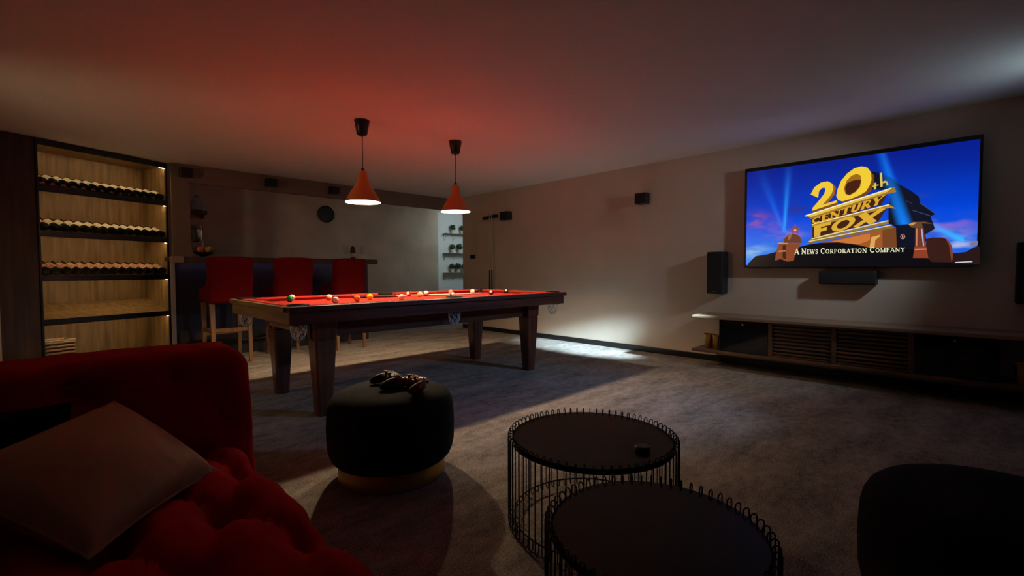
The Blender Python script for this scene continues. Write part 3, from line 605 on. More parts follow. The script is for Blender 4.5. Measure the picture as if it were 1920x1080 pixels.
GLYPH = {  # width, strokes (points, thickness)
 'A': (.86, [([(.06, 0), (.42, 1)], TN), ([(.42, 1), (.78, 0)], TK), ([(.2, .33), (.64, .33)], TN), sf(.06, .03, .12), sf(.78, .03, .15)]),
 'N': (.95, [([(.16, 0), (.16, 1)], TN), ([(.12, 1), (.80, 0)], TK), ([(.80, 0), (.80, 1)], TN), sf(.16, .03), sf(.10, .97, .12), sf(.80, .97)]),
 'E': (.72, [([(.18, 0), (.18, 1)], TK), ([(.05, .96), (.64, .96)], TN), ([(.18, .52), (.52, .52)], TN), ([(.05, .04), (.68, .04)], TN), ([(.64, 1), (.64, .80)], .07), ([(.68, 0), (.68, .22)], .07), ([(.52, .40), (.52, .64)], .06)]),
 'W': (1.2, [([(.08, 1), (.34, 0)], TK), ([(.34, 0), (.60, 1)], TN), ([(.56, 1), (.82, 0)], TK), ([(.82, 0), (1.10, 1)], TN), sf(.08, .97), sf(.58, .97), sf(1.10, .97, .12)]),
 'S': (.62, [(arc(.31, .73, .21, .23, 30, 250)+arc(.29, .25, .23, .23, 80, -150), .14), ([(.50, .98), (.50, .72)], .07), ([(.08, .02), (.08, .30)], .07)]),
 'C': (.84, [(arc(.46, .5, .36, .46, 48, 312, 16), .15), ([(.72, .98), (.72, .68)], .08)]),
 'O': (.94, [(arc(.47, .5, .36, .45, 0, 360, 22), .15)]),
 'R': (.84, [([(.18, 0), (.18, 1)], TK), ([(.05, .96), (.40, .96)]+arc(.40, .74, .22, .22, 90, -90, 8)+[(.18, .52)], TN), ([(.38, .52), (.76, .0)], TK), sf(.18, .03), ([(.66, .03), (.86, .03)], .08)]),
 'P': (.72, [([(.18, 0), (.18, 1)], TK), ([(.05, .96), (.40, .96)]+arc(.40, .72, .24, .24, 90, -90, 8)+[(.18, .48)], TN), sf(.18, .03)]),
 'T': (.80, [([(.40, 0), (.40, 1)], TK), ([(.04, .96), (.76, .96)], TN), ([(.05, 1), (.05, .76)], .07), ([(.75, 1), (.75, .76)], .07), sf(.40, .03)]),
 'I': (.42, [([(.21, 0), (.21, 1)], TK), sf(.21, .03), sf(.21, .97)]),
 'M': (1.08, [([(.14, 0), (.14, 1)], TN), ([(.14, 1), (.52, .02)], TK), ([(.52, .02), (.92, 1)], TN), ([(.92, 0), (.92, 1)], TK), sf(.14, .03), sf(.92, .03), sf(.08, .97, .12), sf(.96, .97, .12)]),
 'Y': (.84, [([(.08, 1), (.42, .46)], TK), ([(.76, 1), (.42, .46)], TN), ([(.42, 0), (.42, .48)], TK), sf(.10, .97, .15), sf(.74, .97, .13), sf(.42, .03)]),
 'U': (.84, [([(.18, 1), (.18, .35)]+arc(.42, .32, .24, .27, 180, 360, 8)+[(.66, 1)], TK)]),
 'F': (.70, [([(.18, 0), (.18, 1)], TK), ([(.18, .90), (.68, .90)], TK), ([(.18, .48), (.55, .48)], TK)]),
 'X': (.86, [([(.08, 1), (.78, 0)], TK), ([(.78, 1), (.08, 0)], TK)]),
}
def write(text, q, col, fat=1.0, track=.10, small=.80, space=.42):
    """small capitals: lower case letters are drawn at reduced height; strokes become flat strips on the screen"""
    global LAYER
    tot = 0
    for ch in text: tot += space if ch == ' ' else GLYPH[ch.upper()][0]*(1 if ch.isupper() else small)+track
    x = 0
    for ch in text:
        if ch == ' ': x += space; continue
        wd, strokes = GLYPH[ch.upper()]; s = 1 if ch.isupper() else small
        for pts, th in strokes:
            th = th*fat*(.5+.5*s)
            for (p, r) in zip(pts[:-1], pts[1:]):
                dx, dy = r[0]-p[0], r[1]-p[1]; L = math.hypot(dx, dy) or 1; ex, ey = dx/L*th*.12, dy/L*th*.12; nx, ny = -dy/L*th/2, dx/L*th/2
                c4 = [(p[0]-ex+nx, p[1]-ey+ny), (r[0]+ex+nx, r[1]+ey+ny), (r[0]+ex-nx, r[1]+ey-ny), (p[0]-ex-nx, p[1]-ey-ny)]
                n = len(V); V.extend(put(*quadmap(q, (x+a*s)/tot, b_*s), LAYER) for a, b_ in c4); Cs.extend([srgb(*col)]*4); Fc.append((n, n+1, n+2, n+3))
        x += wd*s+track
    LAYER += 1
# searchlight beam that crosses in front of the dark building
def inside(u, v, P):
    r = False
    for (x1, y1), (x2, y2) in zip(P, P[1:]+P[:1]):
        if (y1 > v) != (y2 > v) and u < (x2-x1)*(v-y1)/(y2-y1)+x1: r = not r
    return r
BLD = SCREEN_POLYGONS[0]
n0 = len(V); NB, MBm = 12, 40
for j in range(MBm+1):
    f = j/MBm; cu, cv = .742+(.640-.742)*f, .655+(.0-.655)*f; wd = .040*(1-f)+.030*f
    for i in range(NB+1):
        g = 2*i/NB-1; u, v = cu+g*wd, cv; v = max(.004, v)
        base = BLD[0] if inside(u, v, BLD[1]) else sky(u, v)
        amt = (1-g*g)**1.2*(.95-.55*f) if BLD[0] == base else (1-g*g)**1.2*(.30)
        V.append(put(u, v, LAYER)); Cs.append(srgb(*lerp(base, (10, 125, 245), amt)))
for j in range(MBm):
    for i in range(NB):
        a = n0+j*(NB+1)+i; Fc.append((a, a+1, a+NB+2, a+NB+1))
LAYER += 1
for col, pts in SCREEN_POLYGONS[6:]: flat(pts, col)
write('CENTURY', SCREEN_QUADS['century'], (205, 152, 46), fat=1.35, track=.06)
write('FOX', SCREEN_QUADS['fox'], (206, 160, 50), fat=1.45, track=.08)
write('A News Corporation Company', SCREEN_QUADS['company'], (228, 226, 186), fat=1.0)
q = SCREEN_QUADS['reg']
for k in range(16):
    a0, a1 = 2*PI*k/16, 2*PI*(k+1)/16; n = len(V)
    V.extend(put(*quadmap(q, .5+r*math.cos(a), .5+r*math.sin(a)), LAYER) for a, r in ((a0, .42), (a1, .42), (a1, .5), (a0, .5))); Cs.extend([srgb(200, 150, 130)]*4); Fc.append((n, n+1, n+2, n+3))
q2 = [quadmap(q, x, y) for x, y in ((.30, .76), (.72, .76), (.72, .24), (.30, .24))]
write('R', q2, (200, 150, 130), track=0)
me = bpy.data.meshes.new('screen'); me.from_pydata(V, [], Fc); me.materials.append(M_screen)
ca = me.color_attributes.new('picture', 'FLOAT_COLOR', 'POINT')
ca.data.foreach_set('color', [x for c_ in Cs for x in c_])
o = bpy.data.objects.new('screen', me); COL.objects.link(o); o.parent = tv; o['label'] = 'bright blue picture with a golden monument and lettering'
MB().box(5.3905, 5.393, .93, .97, 1.090, 1.098).build('maker_badge', M_steel, tv)

# floor-standing style loudspeakers hung on the wall, and the centre speaker
def tall_speaker(y0, y1, lab):
    t = thing('wall_speaker', lab, 'speaker', (XW, (y0+y1)/2, .79), 0, 'tall speakers beside the television')
    h = (y1-y0)/2
    MB().box(-.165, -.012, -h, h, 0, .475, bevel=.008).build('body', M_blackplastic, t)
    MB().rounded(.010, h-.004, .234, .009, (1, 6, 10), (-.168, 0, .2375)).build('grille', M_grille, t)
    MB().box(-.1795, -.1775, -.022, .022, .030, .036).build('badge', M_steel, t)
    MB().box(-.012, 0, -.04, .04, .12, .36).build('wall_mount', M_blackmetal, t)
tall_speaker(2.062, 2.237, 'tall black speaker on the wall left of the television')
tall_speaker(-.337, -.162, 'tall black speaker on the wall right of the television, at the frame edge')
t = thing('centre_speaker', 'wide black speaker on the wall just below the television', 'speaker', (XW, .932, .917))
MB().box(-.112, -.01, -.226, .226, 0, .128, bevel=.008).build('body', M_blackplastic, t)
MB().rounded(.010, .221, .060, .009, (1, 10, 4), (-.115, 0, .064)).build('grille', M_grille, t)
MB().box(-.1265, -.1245, -.022, .022, .020, .026).build('badge', M_steel, t)
MB().box(-.012, 0, -.10, .10, .02, .105).build('wall_mount', M_blackmetal, t)

# ------------------------------------------------------------------ floating media console
t = thing('media_console', 'long floating wooden media console below the television', 'console', (5.04, .95, 0))
Y0, Y1 = -1.32, 1.33
mb = MB(); mb.box(0, .45, Y0, Y1, .532, .566, bevel=.008); mb.build('top', M_topwood, t)
MB().box(0, .45, Y0, Y1, .166, .196, bevel=.004).build('bottom', M_walnut, t)
MB().box(.40, .45, -1.04, 1.05, .196, .532).build('back_panel', M_black, t)
for y in (.549, .016, -.524): MB().box(.045, .40, y-.018, y+.018, .196, .532, bevel=.002).build('divider', M_walnut, t)
for y in (1.046, -1.036): MB().box(.050, .40, y-.004, y+.004, .196, .532).build('side_panel', M_black, t)
for y0, y1 in ((.569, 1.042), (-1.032, -.544)):
    d = MB().box(.048, .062, y0, y1, .200, .528, bevel=.002).build('glass_door', M_glassdark, t, label='smoked black drop front')
    MB().lathe([(.004, 0), (.004, .010), (.010, .014), (.010, .020), (.001, .021)], 14, M=Matrix.Translation((.048, (y0+y1)/2, .495)) @ Matrix.Rotation(-PI/2, 4, 'Y')).build('knob', M_chrome, d)
sl = None
for y0, y1 in ((.036, .529), (-.504, -.004)):
    dr = MB().box(.090, .096, y0, y1, .200, .528).build('door_back', M_black, t)
    for (c_, d_) in ((.515, .528), (.200, .213)): MB().box(.052, .090, y0, y1, c_, d_, bevel=.001).build('door_rail', M_walnut, t)
    for k in range(8):
        z = .232+.0365*k
        MB().box(.060, .072, y0, y1, z-.0085, z+.0085, bevel=.0015).build('slat', M_walnut, t)
def gold_pot(loc, lab):
    t = thing('gold_pot', lab, 'pot', loc, 0, 'gold pots on the media console')
    MB().lathe([(.036, 0), (.038, .003), (.046, .140), (.050, .150), (.052, .156), (.049, .156), (.043, .14), (.036, .008), (.0, .006)], 26, caps=False).build('body', M_gold, t)
    MB().lathe([(.0505, .150), (.054, .153), (.054, .158), (.0500, .158)], 26, caps=False).build('rim', M_dkgold, t)
gold_pot((5.19, 2.150, .196), 'gold metal pot standing alone at the left open end of the console')
gold_pot((5.17, 2.050, .196), 'gold metal pot half hidden behind the left black door of the console')
gold_pot((5.15, -.205, .196), 'gold metal pot at the right end of the console')
# ------------------------------------------------------------------ pendant lamps above the pool table
def make_pendant():
    t = thing('pendant_lamp', '', 'lamp')
    MB().lathe([(.001, 0), (.066, 0), (.068, -.004), (.045, -.125), (.038, -.133), (.010, -.135), (.008, -.148), (.001, -.148)], 28, caps=False).build('ceiling_cup', M_black, t)
    MB().tube([(0, 0, -.14), (.001, .001, -.30), (0, 0, -.455)], .004, 6).build('cord', mat('dark_red_cord', (.05, .008, .006), .6), t)
    MB().lathe([(.001, -.428), (.012, -.430), (.014, -.452), (.030, -.458)], 14, caps=False).build('cord_grip', M_black, t)
    prof = [(.030, -.455), (.0345, -.460), (.038, -.475), (.044, -.515), (.054, -.550), (.073, -.592), (.100, -.630), (.132, -.685), (.150, -.720), (.155, -.735)]
    MB().lathe(prof, 40, caps=False).build('shade', M_shade, t)
    MB().lathe([(r-.0022, z-.0006) for r, z in prof][1:]+[(.1550, -.7352)], 40, caps=False).build('shade_lining', M_shadein, t, label='white inside of the shade')
    MB().lathe([(.018, -.53), (.020, -.57), (.020, -.615), (.016, -.622)], 16).build('socket', M_ivory, t)
    MB().sphere((0, 0, -.648), .032, 18, 12).build('bulb', M_bulb, t, label='glowing bulb')
    return t
pn = make_pendant(); pn.location = (2.04, 3.99, CEIL); tag(pn, 'orange pendant lamp with lit bell shade, the larger front left one', 'lamp', 'pendant lamps above the pool table')
p2 = copy_tree(pn); p2.location = (3.065, 3.95, CEIL); tag(p2, 'orange pendant lamp with lit bell shade, the smaller one at the rear right', 'lamp', 'pendant lamps above the pool table')

# ------------------------------------------------------------------ pool table (local origin at its centre)
TX, TY, TH = 2.517, 3.867, .83
HX, HY = 1.4125, .6775           # outer half size
t = pool = thing('pool_table', 'large mahogany pool table with red cloth, tapered legs and net pockets', 'pool table', (TX, TY, 0))
RW = .115
MB().box(-HX+.03, HX-.03, -HY+.03, HY-.03, .755, .795).build('bed', M_cloth, t, label='bright red playing cloth')
# wooden apron boards with a proud top lip
for s in (-1, 1):
    mb = MB(); mb.box(-HX, HX, s*(HY-.012)-.012, s*(HY-.012)+.012, .706, .794, bevel=.003)
    MB().box(-HX-.012, HX+.012, s*HY-.030, s*HY+.010, .792, .829, bevel=.006).build('rail_lip', M_railtop, t)
    rl = mb.build('side_rail', M_mahog, t)
    MB().box(s*(HX-.012)-.012, s*(HX-.012)+.012, -HY+.02, HY-.02, .706, .794, bevel=.003).build('end_rail', M_mahoge, t, label='end board with warm light painted into its brown')
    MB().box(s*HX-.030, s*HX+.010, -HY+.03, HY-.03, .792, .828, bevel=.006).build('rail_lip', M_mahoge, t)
# padded cushions: red tops and sloping noses, six pieces between the pockets
def cushion(p0, p1, inward):
    p0 = Vector(p0); p1 = Vector(p1); d = (p1-p0).normalized(); n = Vector(inward)
    prof = [(.028, .79), (.028, .8285), (.085, .831), (.118, .826), (.122, .818), (.108, .797)]
    V = []
    for p, cut in ((p0, 1), (p1, -1)):
        for (o_, z) in prof: V.append(p + n*(o_-.0) + d*cut*max(0, (o_-.05))*.55 + Vector((0, 0, z)))
    N = len(prof); Fc = [tuple(range(N)), tuple(reversed(range(N, 2*N)))] + [(i, (i+1) % N, N+(i+1) % N, N+i) for i in range(N)]
    MB().verts_faces(V, Fc).build('cushion', M_cloth, t)
for s in (-1, 1):
    cushion((-HX+.12, s*HY, 0), (-.065, s*HY, 0), (0, -s, 0)); cushion((.065, s*HY, 0), (HX-.12, s*HY, 0), (0, -s, 0))
    cushion((s*HX, -HY+.12, 0), (s*HX, HY-.12, 0), (-s, 0, 0))
# pockets with hanging nets
def net_mesh(r, h):
    mb = MB(); n = 7
    for sg in (-1, 1):
        for k in range(n):
            pts = []
            for i in range(9):
                f = i/8; rr = r*math.sqrt(max(0, 1-(f*.97)**3)); a = 2*PI*k/n + sg*f*1.5; pts.append((rr*math.cos(a), rr*math.sin(a), -h*f))
            mb.tube(pts, .0021, 5)
    mb.tube([(r*math.cos(2*PI*k/24), r*math.sin(2*PI*k/24), 0) for k in range(24)], .005, 6, closed=True)
    return mb
net0 = None
for sx in (-1, 0, 1):
    for sy in (-1, 1):
        px, py = (sx*(HX-.085), sy*(HY-.085)) if sx else (0, sy*(HY-.087))
        pk = MB().lathe([(.072, .700), (.074, .832), (.066, .838), (.056, .836), (.052, .800), (.050, .700)], 24, caps=False).build('pocket', M_leather, t, loc=(px, py, 0), label='black leather pocket')
        MB().lathe([(.001, .7965), (.0525, .7965)], 24, caps=False).build('pocket_floor', M_leather, pk)
        if net0 is None: net0 = net_mesh(.052, .112).build('pocket_net', M_net, pk, loc=(0, 0, .704), label='white net')
        else: nn = share(net0, 'pocket_net', pk, (0, 0, .704)); nn['label'] = 'white net'
# ivory sights on the rail tops
sg = MB().lathe([(.007, 0), (.0065, .002), (.001, .0025)], 10).build('sight', M_ivory, t)
pts = [(sx*x, s*(HY-.040)) for s in (-1, 1) for sx in (-1, 1) for x in (.34, .66, .98)] + [(s*(HX-.040), y) for s in (-1, 1) for y in (-.30, 0, .30)]
for k, (x, y) in enumerate(pts):
    o = sg if k == 0 else share(sg, 'sight', t)
    o.location = (x, y, .8292)
# inner frame between the legs
for s in (-1, 1):
    MB().box(-1.20, 1.20, s*.435-.02, s*.435+.02, .575, .706, bevel=.004).build('side_skirt', M_mahog, t)
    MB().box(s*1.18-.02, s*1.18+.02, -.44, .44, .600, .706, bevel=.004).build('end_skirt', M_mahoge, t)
for sx in (-1, 1):
    for sy in (-1, 1):
        lg = MB().frustum(.0, (.050, .050), .560, (.079, .079), ch=.012).build('leg', M_mahogv, t, loc=(sx*1.105, sy*.440, 0))
        MB().box(-.070, .070, -.070, .070, .560, .578, bevel=.003).build('leg_collar', M_mahogv, lg)
        MB().frustum(.578, (.080, .080), .706, (.084, .084), ch=.008).build('leg_block', M_mahogv, lg)

# ------------------------------------------------------------------ balls and cue on the cloth
def ball_mat(name, col, stripe=None, dot=False):
    m = mat(name, (.8, .74, .6), .12)
    nt = m.node_tree; b = nt.nodes['Principled BSDF']
    if not stripe and not dot: b.inputs['Base Color'].default_value = (*col, 1); return m
    tc = nt.nodes.new('ShaderNodeTexCoord'); sp = nt.nodes.new('ShaderNodeSeparateXYZ'); nt.links.new(tc.outputs['Object'], sp.inputs[0])
    mix = nt.nodes.new('ShaderNodeMix'); mix.data_type = 'RGBA'; mix.inputs[6].default_value = (.80, .72, .55, 1); mix.inputs[7].default_value = (*col, 1)
    if stripe:
        ab = nt.nodes.new('ShaderNodeMath'); ab.operation = 'ABSOLUTE'; nt.links.new(sp.outputs['Z'], ab.inputs[0])
        lt = nt.nodes.new('ShaderNodeMath'); lt.operation = 'LESS_THAN'; nt.links.new(ab.outputs[0], lt.inputs[0]); lt.inputs[1].default_value = .0145
    else:
        lt = nt.nodes.new('ShaderNodeMath'); lt.operation = 'LESS_THAN'; nt.links.new(sp.outputs['X'], lt.inputs[0]); lt.inputs[1].default_value = .0245
    nt.links.new(lt.outputs[0], mix.inputs[0]); nt.links.new(mix.outputs[2], b.inputs['Base Color'])
    return m
BR = .0286
balls = [
 (1.462, 4.212, (.01, .16, .06), 0, 0, 'green ball touching a cream ball at the left end of the table'),
 (1.545, 4.395, (.55, .22, .03), 1, 0, 'cream and orange ball behind the green ball'),
 (1.798, 4.193, (.75, .20, .03), 1, .4, 'orange striped ball standing alone by the left rear cushion'),
 (1.651, 3.728, (.20, .02, .03), 1, 1.3, 'grey white ball with a dark red band nearest the front left rail'),
 (1.888, 3.826, (.85, .25, .03), 0, 0, 'plain orange ball next to the yellow ball'),
 (2.094, 3.993, (.90, .55, .01), 0, 0, 'bright yellow ball in front of the cue butt'),
 (2.269, 3.732, (.80, .50, .15), 1, .2, 'pale cream ball close to the front rail below the cue'),
 (2.635, 4.204, (.42, .01, .02), 0, 1, 'deep red ball with a pale spot behind the cue'),
 (2.656, 4.015, (.85, .55, .08), 1, 0, 'cream and yellow ball in front of the cue at mid table'),
 (2.825, 4.160, (.40, .02, .02), 1, 1.0, 'white ball with a dark red band behind the cue'),
 (3.153, 4.160, (.85, .22, .16), 0, 0, 'salmon pink ball beside the cue'),
 (2.782, 3.642, (.02, .03, .22), 1, 1.2, 'dark blue and white ball at the front rail'),
 (3.406, 4.090, (.86, .78, .58), 0, 0, 'plain cream white cue ball near the cue tip'),
 (3.445, 3.820, (.16, .012, .015), 0, 1, 'dark maroon ball right of the cue tip'),
 (3.800, 3.951, (.012, .012, .014), 0, 1, 'black ball with a white spot at the right end of the table')]
for k, (x, y, col, stripe, tilt, lab) in enumerate(balls):
    m = ball_mat('ball_lacquer_%d' % k, col, stripe, (tilt == 1 and not stripe))
    o = MB().sphere((0, 0, 0), BR, 24, 16).build('billiard_ball', m, loc=(x, y, .795+BR))
    o.rotation_euler = (tilt*.8, .3*k, -2.2+.5*k if stripe else -2.4)
    if tilt == 1 and not stripe: o.rotation_euler = (0, -.35, -2.35)
    tag(o, lab, 'ball', 'billiard balls on the pool table')
c3 = copy_tree(c)
A_, B_ = Vector((2.075, 4.300, .8095)), Vector((3.53, 4.035, .8020))
c3.matrix_world = Matrix.Translation(A_) @ (B_-A_).to_track_quat('Z', 'Y').to_matrix().to_4x4()
tag(c3, 'pale billiard cue lying across the red cloth among the balls', 'cue')

# ------------------------------------------------------------------ poufs
def make_pouf(loc, lab, gold, mt):
    t = thing('round_pouf', lab, 'pouf', loc)
    R_ = .322
    prof = [(.001, .456), (.08, .456), (.15, .454), (.21, .449), (.25, .441), (.28, .428), (.301, .410), (.314, .385), (R_, .350), (R_+.004, .26), (R_+.001, .175), (.316, .140), (.304, .112), (.288, .095), (.268, .088), (.001, .088)]
    MB().lathe(prof, 64, caps=False).build('body', mt, t)
    MB().lathe([(.001, 0), (.268, 0), (.272, .003), (.272, .084), (.270, .0875), (.001, .0875)], 64, caps=False).build('base_ring', gold, t, label='gold metal base')
make_pouf((1.262, 2.185, 0), 'dark round velvet pouf with a gold base holding two game controllers', M_dkgold, M_velvetdark)
make_pouf((1.80, -.06, 0), 'black round pouf at the lower right corner of the picture', M_dkgold, M_blackfab)
# two game controllers
def make_pad(name, lab, body, face, loc, rz):
    t = thing(name, lab, 'game controller', loc, rz); t.scale = (1.12, 1.12, 1.35)
    sec = []
    mb = MB(); mb.rounded(.052, .032, .018, .014, (6, 4, 2), (0, .012, .030))
    mb.build('body', body, t)
    for s in (-1, 1):
        MB().tube([(s*.045, .030, .030), (s*.058, .012, .030), (s*.066, -.018, .026), (s*.070, -.048, .020), (s*.069, -.064, .018)], [.014, .0185, .0185, .0155, .009], 12).build('grip', body, t)
        st_ = MB().lathe([(.006, 0), (.006, .008), (.010, .010), (.011, .014), (.006, .0125), (.001, .012)], 14, M=Matrix.Translation((s*.024, -.004, .0475))).build('thumb_stick', M_blackplastic, t)
        MB().box(s*.040-.014, s*.040+.014, .036, .052, .028, .042, bevel=.004).build('trigger', M_blackplastic, t)
    MB().rounded(.056, .026, .003, .0028, (4, 4, 1), (0, .020, .0475)).build('face_plate', face, t)
    MB().box(-.022, .022, .012, .040, .0502, .0518, bevel=.0006).build('touch_panel', face, t)
    for k in range(4):
        a = PI/2*k; MB().lathe([(.0045, 0), (.0045, .004), (.001, .005)], 10, M=Matrix.Translation((.040+.0095*math.cos(a), .022+.0095*math.sin(a), .0500))).build('button', M_steel, t)
    mb = MB(); mb.box(-.051, -.029, .0185, .0255, .0495, .0535); mb.box(-.0435, -.0365, .011, .033, .0495, .0535); mb.build('direction_pad', M_blackplastic, t)
make_pad('game_controller', 'black game controller, the rear left one on the round pouf', M_blackplastic, mat('glossy_panel', (.34, .26, .18), .3), (1.255, 2.205, .449), -1.75)
make_pad('game_controller', 'dark red game controller in front on the round pouf', mat('dark_red_plastic', (.11, .008, .010), .35), mat('glossy_red_panel', (.42, .18, .11), .3), (1.305, 2.050, .446), -1.55)

# ------------------------------------------------------------------ wire coffee tables
def wire_table(loc, R_, Hh, n, lab):
    t = thing('wire_coffee_table', lab, 'coffee table', loc, 0, 'round wire coffee tables')
    zt = Hh-.017
    MB().lathe([(.001, zt-.014), (R_-.020, zt-.014), (R_-.017, zt-.011), (R_-.017, zt-.002), (R_-.019, zt), (.001, zt)], 72, caps=False).build('tabletop', M_tabletop, t)
    def ring(z, rr, th): return MB().tube([(rr*math.cos(2*PI*k/72), rr*math.sin(2*PI*k/72), z) for k in range(72)], th, 6, closed=True)
    ring(zt-.016, R_-.0165, .0042).build('upper_ring', M_blackmetal, t); ring(.036, R_-.0225, .0036).build('lower_ring', M_blackmetal, t)
    # each wire is a hairpin in a radial plane: upright outside, rounded over at the top and at the foot, ends welded to the rings
    rr = .0098; first_ = None
    for k in range(n):
        a = 2*PI*k/n
        if first_ is None:
            top = [(R_-rr+rr*math.cos(th), 0, Hh-rr+rr*math.sin(th)) for th in [PI*i/6 for i in range(7)]]
            bot = [(R_-rr+rr*math.cos(th), 0, rr+.0026-rr*math.sin(th)) for th in [PI-PI*i/6 for i in range(7)]]
            pts = [(R_-2*rr, 0, .036)] + bot + top + [(R_-2*rr, 0, zt-.016)]
            first_ = MB().tube(pts, .0024, 5).build('wire_loop', M_blackmetal, t)
        else: share(first_, 'wire_loop', t, rz=a)
wire_table((1.60, 1.150, 0), .350, .382, 68, 'round black wire coffee table farther from the camera, with a small black puck on it')
wire_table((1.163, .622, 0), .302, .372, 58, 'empty round black wire coffee table at the bottom of the picture, nearest the camera')
t = thing('coaster_puck', 'small round black puck on the rear wire coffee table', 'puck', (1.606, .915, .365))
MB().lathe([(.001, 0), (.027, 0), (.029, .003), (.029, .017), (.026, .020), (.001, .0205)], 28, caps=False).build('body', M_black, t)
MB().tube([(.0292*math.cos(2*PI*k/28), .0292*math.sin(2*PI*k/28), .010) for k in range(28)], .0012, 5, closed=True).build('ring', M_blackmetal, t)

# ------------------------------------------------------------------ red tufted sofa
t = sofa = thing('tufted_sofa', 'deep red velvet tufted sofa in the left foreground', 'sofa', (0, 0, 0))
SX_, SY = (-1.55, .485), (.05, 1.90)
px_, py_ = .235, .262
btn = []
for j in range(-1, 8):
    for i in range(-1, 9):
        x = .425 - i*px_ - (px_/2 if j % 2 else 0); y = 1.645 - j*py_/1.0
        btn.append((x, y))
def tuft2(x, y, B, ux, uy, depth):
    z = 0; best = 9
    for (bx, by) in B:
        dx, dy = x-bx, y-by
        if abs(dx) > .3 or abs(dy) > .3: continue
        d2 = dx*dx+dy*dy; z -= depth*math.exp(-d2/(.050**2)); best = min(best, d2)
        for (ex, ey) in ((ux/2, uy), (-ux/2, uy)):   # folds run along the diagonals to the next row of buttons
            L = math.hypot(ex, ey); s = (dx*ex+dy*ey)/L; q = abs(dx*ey-dy*ex)/L
            if 0 <= s <= L: z -= depth*.30*math.exp(-(q/.017)**2)
    return z
hx, hy, hz = (SX_[1]-SX_[0])/2, (SY[1]-SY[0])/2, .16
cxs, cys = (SX_[0]+SX_[1])/2, (SY[0]+SY[1])/2
def seat_disp(p, n):
    X, Y = p.x+cxs, p.y+cys
    up = max(0, n.z)
    d = tuft2(X, Y, btn, px_, py_, .066)*(up**.6) + .022*up + .010*up*math.cos((X-.425)/px_*2*PI+PI)*math.cos((Y-1.645)/py_*PI)
    side = 1-abs(n.z)
    if n.x > .2: d -= .020*side*(.5+.5*math.cos((Y-1.645)/py_*2*PI))**3
    return d
MB().rounded(hx, hy, hz, .085, (96, 88, 5), (cxs, cys, .27), seat_disp).build('seat_cushion', M_velvet, t)
b0 = None
for (x, y) in btn:
    if SX_[0]+.1 < x < SX_[1]-.04 and SY[0]+.1 < y < SY[1]-.1:
        if b0 is None: b0 = MB().sphere((0, 0, 0), .016, 12, 8, (1, 1, .5)).build('button', M_velvet, t)
        bo = b0 if b0.location.length == 0 else share(b0, 'button', t)
        bo.location = (x, y, .43+.022-.066-.012)
bx_ = [(.30-.27*i-(.135 if j % 2 else 0), .70-.155*j) for j in range(0, 3) for i in range(-1, 8)]
def back_disp(p, n):
    X, Z = p.x-.545, p.z+.45
    f = max(0, -n.y) + .8*max(0, n.z)*(1 if p.y < .0 else .3)
    return tuft2(X, Z, bx_, .27, .155, .026)*min(1, f) + .003*math.sin(X*9)*max(0, n.z)
mb = MB(); mb.rounded(1.08, .165, .33, .075, (90, 6, 28), (0, 0, 0), back_disp)
for v in mb.bm.verts: v.co.y += .05*(v.co.z/.33)
for v in mb.bm.verts: v.co = v.co + Vector((-.545, 2.055, .45))
mb.build('backrest', M_velvet, t)
b1 = None
for (x, z) in bx_:
    if -1.5 < x < .45 and z > .45:
        if b1 is None: b1 = MB().sphere((0, 0, 0), .015, 12, 8, (1, .5, 1)).build('button', M_velvet, t); bo = b1
        else: bo = share(b1, 'button', t)
        bo.location = (x, 2.055-.165+.05*((z-.45)/.33)+.034, z)
MB().box(-1.50, .43, .10, 2.15, .07, .13, bevel=.006).build('base_frame', M_black, t)
for x in (-1.42, .36):
    for y in (.18, 2.06): MB().lathe([(.018, 0), (.026, .07)], 14, c=(x, y, 0)).build('leg', M_black, t)

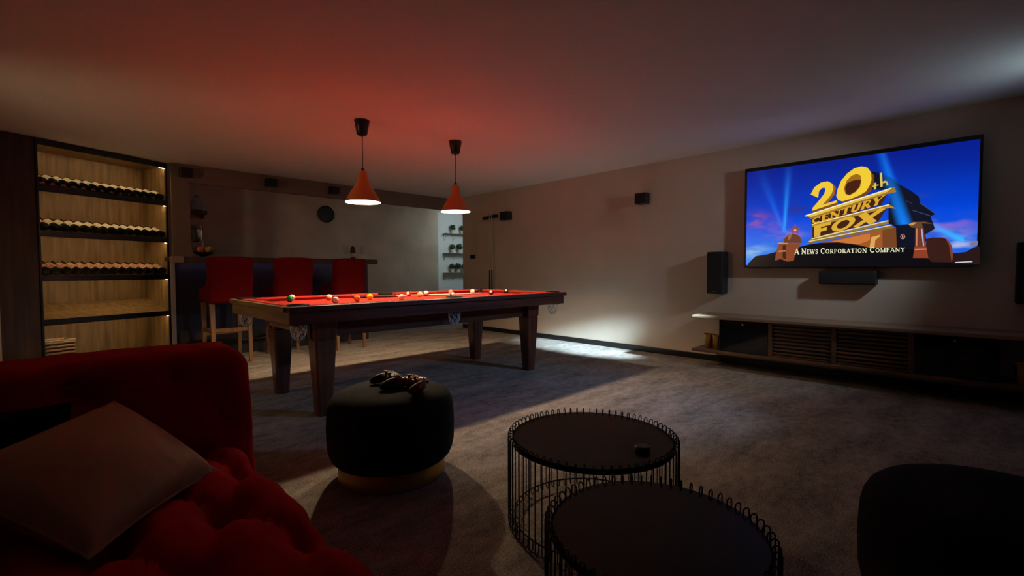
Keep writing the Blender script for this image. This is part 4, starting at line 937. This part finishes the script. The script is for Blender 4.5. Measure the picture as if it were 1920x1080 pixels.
# cushions
def pillow(name, lab, corners, thick, m, piping=True):
    """square cushion: corners tl, tr, br, bl in space, puffed in the middle, pinched at the corners"""
    t = thing(name, lab, 'cushion', (0, 0, 0))
    tl, tr, br_, bl = [Vector(c_) for c_ in corners]; nrm = (tr-bl).cross(tl-br_).normalized(); N = 26
    def P(u, v, side):
        x, y = 2*u-1, 2*v-1
        pin = .055*(1-abs(x)**4*0)*1
        uu = .5+x/2*(1-.075*(1-y*y)); vv = .5+y/2*(1-.075*(1-x*x))
        base = (tl*(1-uu)+tr*uu)*(1-vv)+(bl*(1-uu)+br_*uu)*vv
        h = thick*(max(0, 1-x*x)*max(0, 1-y*y))**.42
        wr = .005*math.sin(9*u+5*v)*math.sin(6*v-3*u)*(1-x*x)*(1-y*y) + .006*math.sin(58*v+10*u)*max(0, x)**4*(1-x*x)*(1-y*y)*3
        return base + nrm*side*(h+wr)
    V = []; Fc = []
    for sd in (1, -1):
        o_ = len(V)
        for j in range(N+1):
            for i in range(N+1): V.append(P(i/N, j/N, sd))
        for j in range(N):
            for i in range(N):
                a = o_+j*(N+1)+i; q = (a, a+1, a+N+2, a+N+1); Fc.append(q if sd > 0 else tuple(reversed(q)))
    mb = MB().verts_faces(V, Fc, True); bmesh.ops.remove_doubles(mb.bm, verts=mb.bm.verts[:], dist=.0008)
    mb.build('cover', m, t)
    if piping:
        edge = [P(i/N, 0, 1) for i in range(N)]+[P(1, i/N, 1) for i in range(N)]+[P(1-i/N, 1, 1) for i in range(N)]+[P(0, 1-i/N, 1) for i in range(N)]
        MB().tube(edge, .0035, 6, closed=True).build('seam', m, t)
pillow('throw_cushion', 'beige satin throw cushion leaning on the red sofa', [(.128, 1.865, .665), (.345, 1.640, .452), (.040, 1.300, .462), (-.21, 1.53, .62)], .085, M_satin)
pillow('throw_cushion', 'black throw cushion in the dark behind the beige cushion on the sofa', [(-.36, 1.80, .70), (.03, 1.84, .685), (.05, 1.74, .46), (-.36, 1.70, .46)], .06, M_navyfab)
